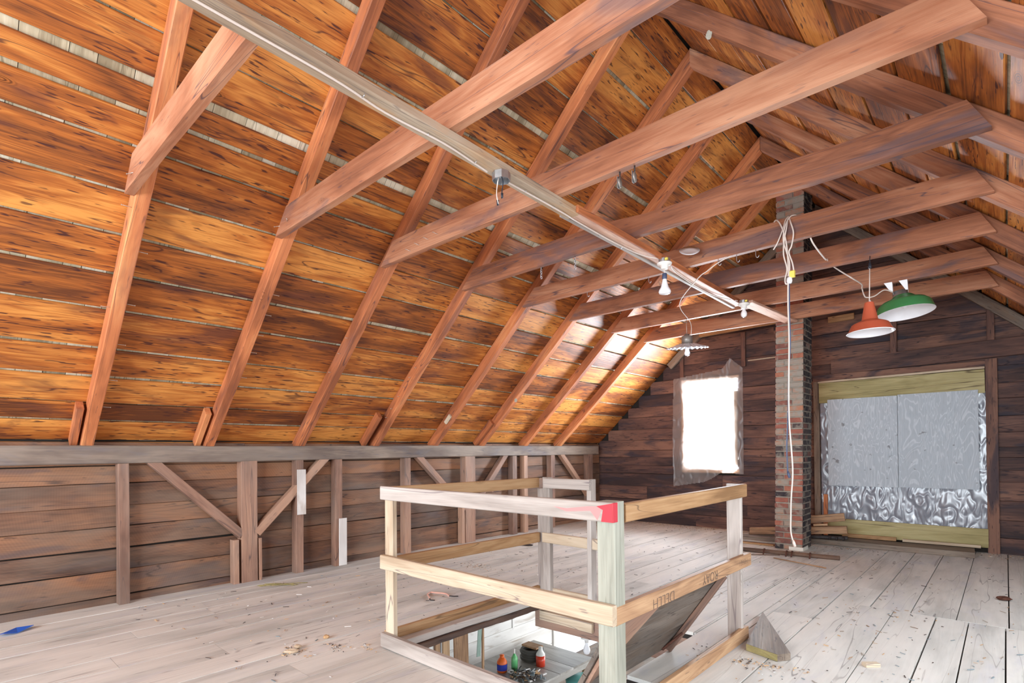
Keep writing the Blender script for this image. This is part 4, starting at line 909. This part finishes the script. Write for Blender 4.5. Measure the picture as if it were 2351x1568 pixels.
lump('wood_lump', (-3.58, 1.69, 0), (.05, .02, .016), 'peach', 'long broken wood chunk in the litter at the bottom left', 'wood chip', 273, rot=.9)
lump('wood_lump', (-3.63, 1.76, 0), (.03, .02, .014), 'peach', 'shorter wood chunk beside the long one at the bottom left', 'wood chip', 274)
lump('dark_scrap', (-5.06, 5.84, 0), (.09, .05, .012), 'darkiron', 'flat dark scrap on the floor beyond the left middle rail', 'scrap', 275)
st = MB(276)
for i in range(4): st.tube(smoothpts([(-5.62 + st.r.uniform(-.05, .05), 2.36 + st.r.uniform(-.05, .05), .006), (-5.5 + st.r.uniform(-.05, .05), 2.5 + st.r.uniform(-.06, .06), .008), (-5.36, 2.62 + st.r.uniform(-.1, .1), .006)]), .004, 6)
tag(st.build('straw_string', 'olive'), 'strands of yellowish string on the floor near the thick left post', 'string')
# litter nobody could count: chips, bent nails, splinters
m = MB(280); r = m.r
def litter(x, y, tint=None, ln=None):
    a = r.uniform(0, 6.28); l = ln or r.choice([.008, .012, .02, .03, .05]); wd = r.uniform(.002, .007); h = r.uniform(.001, .005)
    if -3.28 < x < -3.1 and 2.1 < y < 4.1 or -1.46 < x < -1.3 and 1.9 < y < 4.05 or -3.3 < x < -1.3 and 2.08 < y < 2.24 or -3.2 < x < -2.5 and 3.8 < y < 4 or -2.8 < x < -1.4 and 6.8 < y < 7.55 or -1.5 < x < -1.0 and 3.6 < y < 4.6 or -2.36 < x < -1.95 and y > 7.7 or y > 8.4 and -3 < x < -.25: return
    if any(h0 - .01 < x < h1 + .01 and y0 - .03 < y < y1 + .01 for h0, h1, y0, y1 in HOLE): return
    m.beam((x - l / 2 * math.cos(a), y - l / 2 * math.sin(a), h / 2 + .0008), (x + l / 2 * math.cos(a), y + l / 2 * math.sin(a), h / 2 + .0008 + r.uniform(0, .004)), wd, h, ch=.0005, tint=tint)
for _ in range(240): litter(r.uniform(-2.6, .6), r.uniform(4.2, 8.4), r.choice([.2, .35, .45, .5, .8, .85]))
for _ in range(260): litter(r.uniform(-5.4, -1.5), r.uniform(4.2, 8.8), r.choice([.05, .2, .35, .9]))
for _ in range(200): litter(r.uniform(-1.2, .5), r.uniform(3.0, 5.6), r.choice([.3, .55, .65, .8, .85]))
for _ in range(260): litter(r.uniform(-5.7, -3.0), r.uniform(1.2, 5.2), r.choice([.1, .3, .55, .7, .85, 1]))
for cx, cy, sd, n in ((-3.6, 1.72, .07, 60), (-3.45, 1.95, .05, 30), (-4.6, 4.4, .14, 80), (-1.6, 8.4, .3, 120), (-4.5, 8.9, .5, 200), (-.2, 8.9, .3, 120), (-1.25, 3.55, .16, 200), (-3.3, 9.0, .5, 160), (-3.25, 2.1, .05, 40)):
    for _ in range(n): litter(max(-5.8, r.gauss(cx, sd)), min(9.05, r.gauss(cy, sd * .5)), r.choice([.1, .3, .5, .65, .7, .95]), r.choice([.006, .01, .018]))
tag(m.build('floor_litter', 'debris', origin=(-2, 4, 0)), 'wood chips, bent nails and splinters scattered over the floorboards', 'litter', None, 'stuff')

# ------------------------------------------------------------------ workshop below, seen through the stair opening
ZF = -2.5
def struct(name, m, mat, **k):
    o = m.build(name, mat, **k); o['kind'] = 'structure'; return o
m = MB(300); m.box((-6.1, 1.0, ZF - .05), (1.8, 9.6, ZF), 1); struct('floor', m, 'greyplank')
m = MB(301); zz = -.28
for z0, z1 in ((-.30, -.80), (-.80, -1.16), (-1.16, -1.50), (-1.50, -1.69), (-1.69, -2.02), (-2.02, -2.5)):
    m.box((-5.93, 4.95, z1 + .003), (-5.90, 7.50, z0 - .002), 1)
m.box((-5.90, 6.42, -1.52), (-5.885, 6.46, -.3), 2); m.box((-5.9, 7.46, -2.5), (-5.87, 7.53, -.3), 2); m.box((-5.9, 5.0, -1.53), (-5.888, 7.5, -1.49), 1); m.box((-5.9, 5.0, -1.71), (-5.888, 7.5, -1.68), 1)
struct('wall_left', m, 'whiteboard')
m = MB(302); m.box((-5.97, 1.5, ZF), (-5.94, 5.0, -.1), 1); struct('wall_left', m, 'wall')
for i, (y0, y1, zt, x, mt, lb) in enumerate(((4.02, 4.17, -1.02, -5.28, 'darkplank', 'brown board leaning below, leftmost in the stair opening'), (4.20, 4.27, -.98, -5.24, 'whiteboard', 'narrow white board leaning among the brown ones below'), (4.31, 4.38, -.95, -5.24, 'brownrail', 'narrow brown board leaning below, right of the white one'),
        (4.41, 4.52, -.94, -5.22, 'brownrail', 'mid brown board leaning below, beside the widest one'), (4.56, 4.80, -.97, -5.18, 'brownrail', 'widest brown board leaning below with a knot near its top'))):
    timber('leaning_board', mt, (x, (y0 + y1) / 2, ZF), (x - .02, (y0 + y1) / 2, zt), y1 - y0, .025, lb, 'board', 'boards leaning in the workshop', up=(1, 0, 0), seed=310 + i)
M['mint'] = plain('mint_green_paint', (140, 162, 150), .5, 0, .1, 20)
tag(MB(1).beam((-5.1, 4.90, -1.32), (-5.09, 4.955, -.55), .07, .012, up=(1, 0, 0)).build('metal_strap', 'mint'), 'mint green metal strap hanging below the opening', 'strap')
tag(MB(1).beam((-5.12, 5.0, ZF), (-5.12, 5.0, -.30), .03, .03, up=(1, 0, 0)).build('thin_pole', 'brownrail'), 'thin brown pole standing right of the mint green strap below', 'pole')
tb = empty('work_table', (-5.1, 6.2, ZF), 'grey work table in the room below, seen through the stair opening', 'table')
M['tabletop'] = wood('grey_table_boards', (128, 124, 118), (160, 156, 150), (184, 182, 178), blot=(128, 122, 116), blot_amt=.4, var=.3, grain=.15, rough=.35, spec=.5)
for i, (y0, y1) in enumerate(((5.30, 5.98), (5.985, 6.3), (6.305, 6.78))): MB(320 + i).box((-5.75, y0, -1.78), (-4.60, y1, -1.75), 0).build('table_board', 'tabletop', tb)
MB(323).box((-4.622, 5.3, -1.86), (-4.602, 6.78, -1.781), 1).build('apron', 'tabletop', tb)
for x in (-5.68, -4.68):
    for y in (5.38, 6.70): MB(1).box((x - .035, y - .035, ZF), (x + .035, y + .035, -1.781), 2).build('leg', 'brownrail', tb)
ZT = -1.75
def bottle(name, x, y, prof, mt, lb, extra=()):
    root = empty(name, (x, y, ZT), lb, 'bottle')
    MB(1).lathe((x, y, ZT), [(.001, 0)] + prof + [(.001, prof[-1][1] + .0005)], 20).build('bottle_body', mt, root)
    for nm, pr, m2 in extra: MB(1).lathe((x, y, ZT), pr, 20).build(nm, m2, root)
M['jugorange'] = plain('orange_plastic', (240, 112, 44), .4); M['jugblue'] = plain('blue_label', (44, 58, 160), .4)
M['liqgreen'] = plain('green_liquid', (112, 196, 128), .2); M['liqred'] = plain('red_liquid', (214, 70, 48), .2); M['clear'] = plain('clear_plastic', (226, 226, 220), .15)
M['teal'] = plain('teal_plastic', (92, 158, 152), .45); M['hose'] = plain('dark_grey_hose', (86, 84, 80), .6)
bottle('detergent_jug', -5.27, 5.52, [(.07, .002), (.072, .14), (.05, .18), (.03, .20)], 'jugorange', 'orange jug with a blue label on the table below', [('label', [(.0735, .03), (.0745, .115)], 'jugblue'), ('cap', [(.03, .2), (.032, .235), (.001, .237)], 'jugorange')])
bottle('spray_bottle', -5.18, 5.68, [(.045, .002), (.047, .17), (.02, .215), (.014, .23)], 'liqgreen', 'bottle of green liquid with a white nozzle on the table below', [('nozzle', [(.012, .23), (.01, .29), (.004, .30), (.001, .301)], 'porcelain')])
bottle('glass_jug', -4.99, 6.03, [(.065, .002), (.067, .155)], 'liqred', 'clear jug half full of red liquid on the table below', [('jug_neck', [(.067, .156), (.062, .18), (.03, .225), (.028, .27), (.001, .272)], 'clear')])
hc = empty('hose_coil', (-5.25, 6.25, ZT), 'coil of dark grey hose standing on the table below', 'hose')
MB(1).tube([(-5.22 + (.16 + .01 * math.sin(t * .7)) * math.cos(t), 6.12 + (.16 + .01 * math.sin(t * .7)) * math.sin(t), ZT + .022 + .026 * t / 6.2832) for t in [6.2832 * 6 * i / 180 for i in range(181)]], .019, 8).build('hose', 'hose', hc)
tag(MB(1).box((-5.36, 6.04, ZT + .20), (-5.08, 6.2, ZT + .225), 1).build('wood_scrap', 'brownrail'), 'brown scrap lying on top of the hose coil below', 'scrap')
m = MB(330); r = m.r
for i in range(110):
    a = r.uniform(0, 6.28); x, y = r.gauss(-4.86, .085), r.gauss(5.60, .11); l = r.uniform(.04, .11); z = ZT + .026 + max(0, .09 - ((x + 4.86) ** 2 + (y - 5.6) ** 2) * 3) * r.random()
    m.beam((x - l / 2 * math.cos(a), y - l / 2 * math.sin(a), z), (x + l / 2 * math.cos(a), y + l / 2 * math.sin(a), z + r.uniform(-.01, .02)), r.uniform(.012, .03), r.uniform(.008, .02), tint=r.choice([.05, .2, .35, .62, .7, .85, .88, 1]))
tag(m.build('tool_pile', 'debris'), 'heap of small hand tools and hardware on the table below', 'tools', None, 'stuff')
lump('plastic_bag', (-5.14, 5.56, 0), (.05, .04, .03), 'clear', 'small clear plastic bag on the table below beside the green bottle', 'bag', 335).location.z = ZT + .001
bn = empty('waste_bin', (-4.64, 6.42, ZF), 'teal plastic bin with a lid under the right edge of the table below', 'bin')
MB(1).lathe((-4.64, 6.42, ZF), [(.001, .0), (.17, .0), (.2, .5), (.2, .52)], 4, (0, 0, 1)).build('bin_body', 'teal', bn); MB(1).lathe((-4.64, 6.42, ZF), [(.2, .52), (.225, .525), (.225, .55), (.16, .585), (.001, .59)], 4).build('lid', 'teal', bn)
bl = empty('bulb_socket', (-2.98, 4.3, -.45), 'bare bulb in a white socket under the joists below the floor', 'light')
MB(1).lathe((-2.985, 4.3, -.44), [(.001, .18), (.02, .18), (.02, .02), (.055, .0), (.055, -.012), (.02, -.022), (.018, -.05), (.001, -.052)], 24).build('lamp_holder', 'porcelain', bl)
MB(1).lathe((-2.985, 4.3, -.48), [(.014, 0), (.017, -.03), (.032, -.07), (.034, -.09), (.025, -.115), (.001, -.125)], 22).build('bulb', 'bulb', bl)
timber('stair_stringer', 'darkplank', (-1.83, 2.95, .0), (-1.86, 2.25, -.55), .045, .14, 'dark stair stringer descending under the right side of the opening', 'stringer', seed=340)
# ------------------------------------------------------------------ unseen sides that keep the loft closed
m = MB(400); m.box((1.72, YN, -.05), (1.76, .9, 1.6), 1); m.box((1.72, 4.7, -.05), (1.76, YE, 1.6), 1); m.box((1.72, .9, -.05), (1.76, 4.7, .3), 1); m.box((1.72, .9, 1.38), (1.76, 4.7, 1.6), 1); struct('wall_right', m, 'wall')  # gap in the wall lets the added eave fill through
timber('wall_plate', 'plate', (1.70, YN, 1.35), (1.70, YE, 1.35), .135, .16, 'timber plate along the top of the right knee wall, outside the photo', 'beam', seed=401)
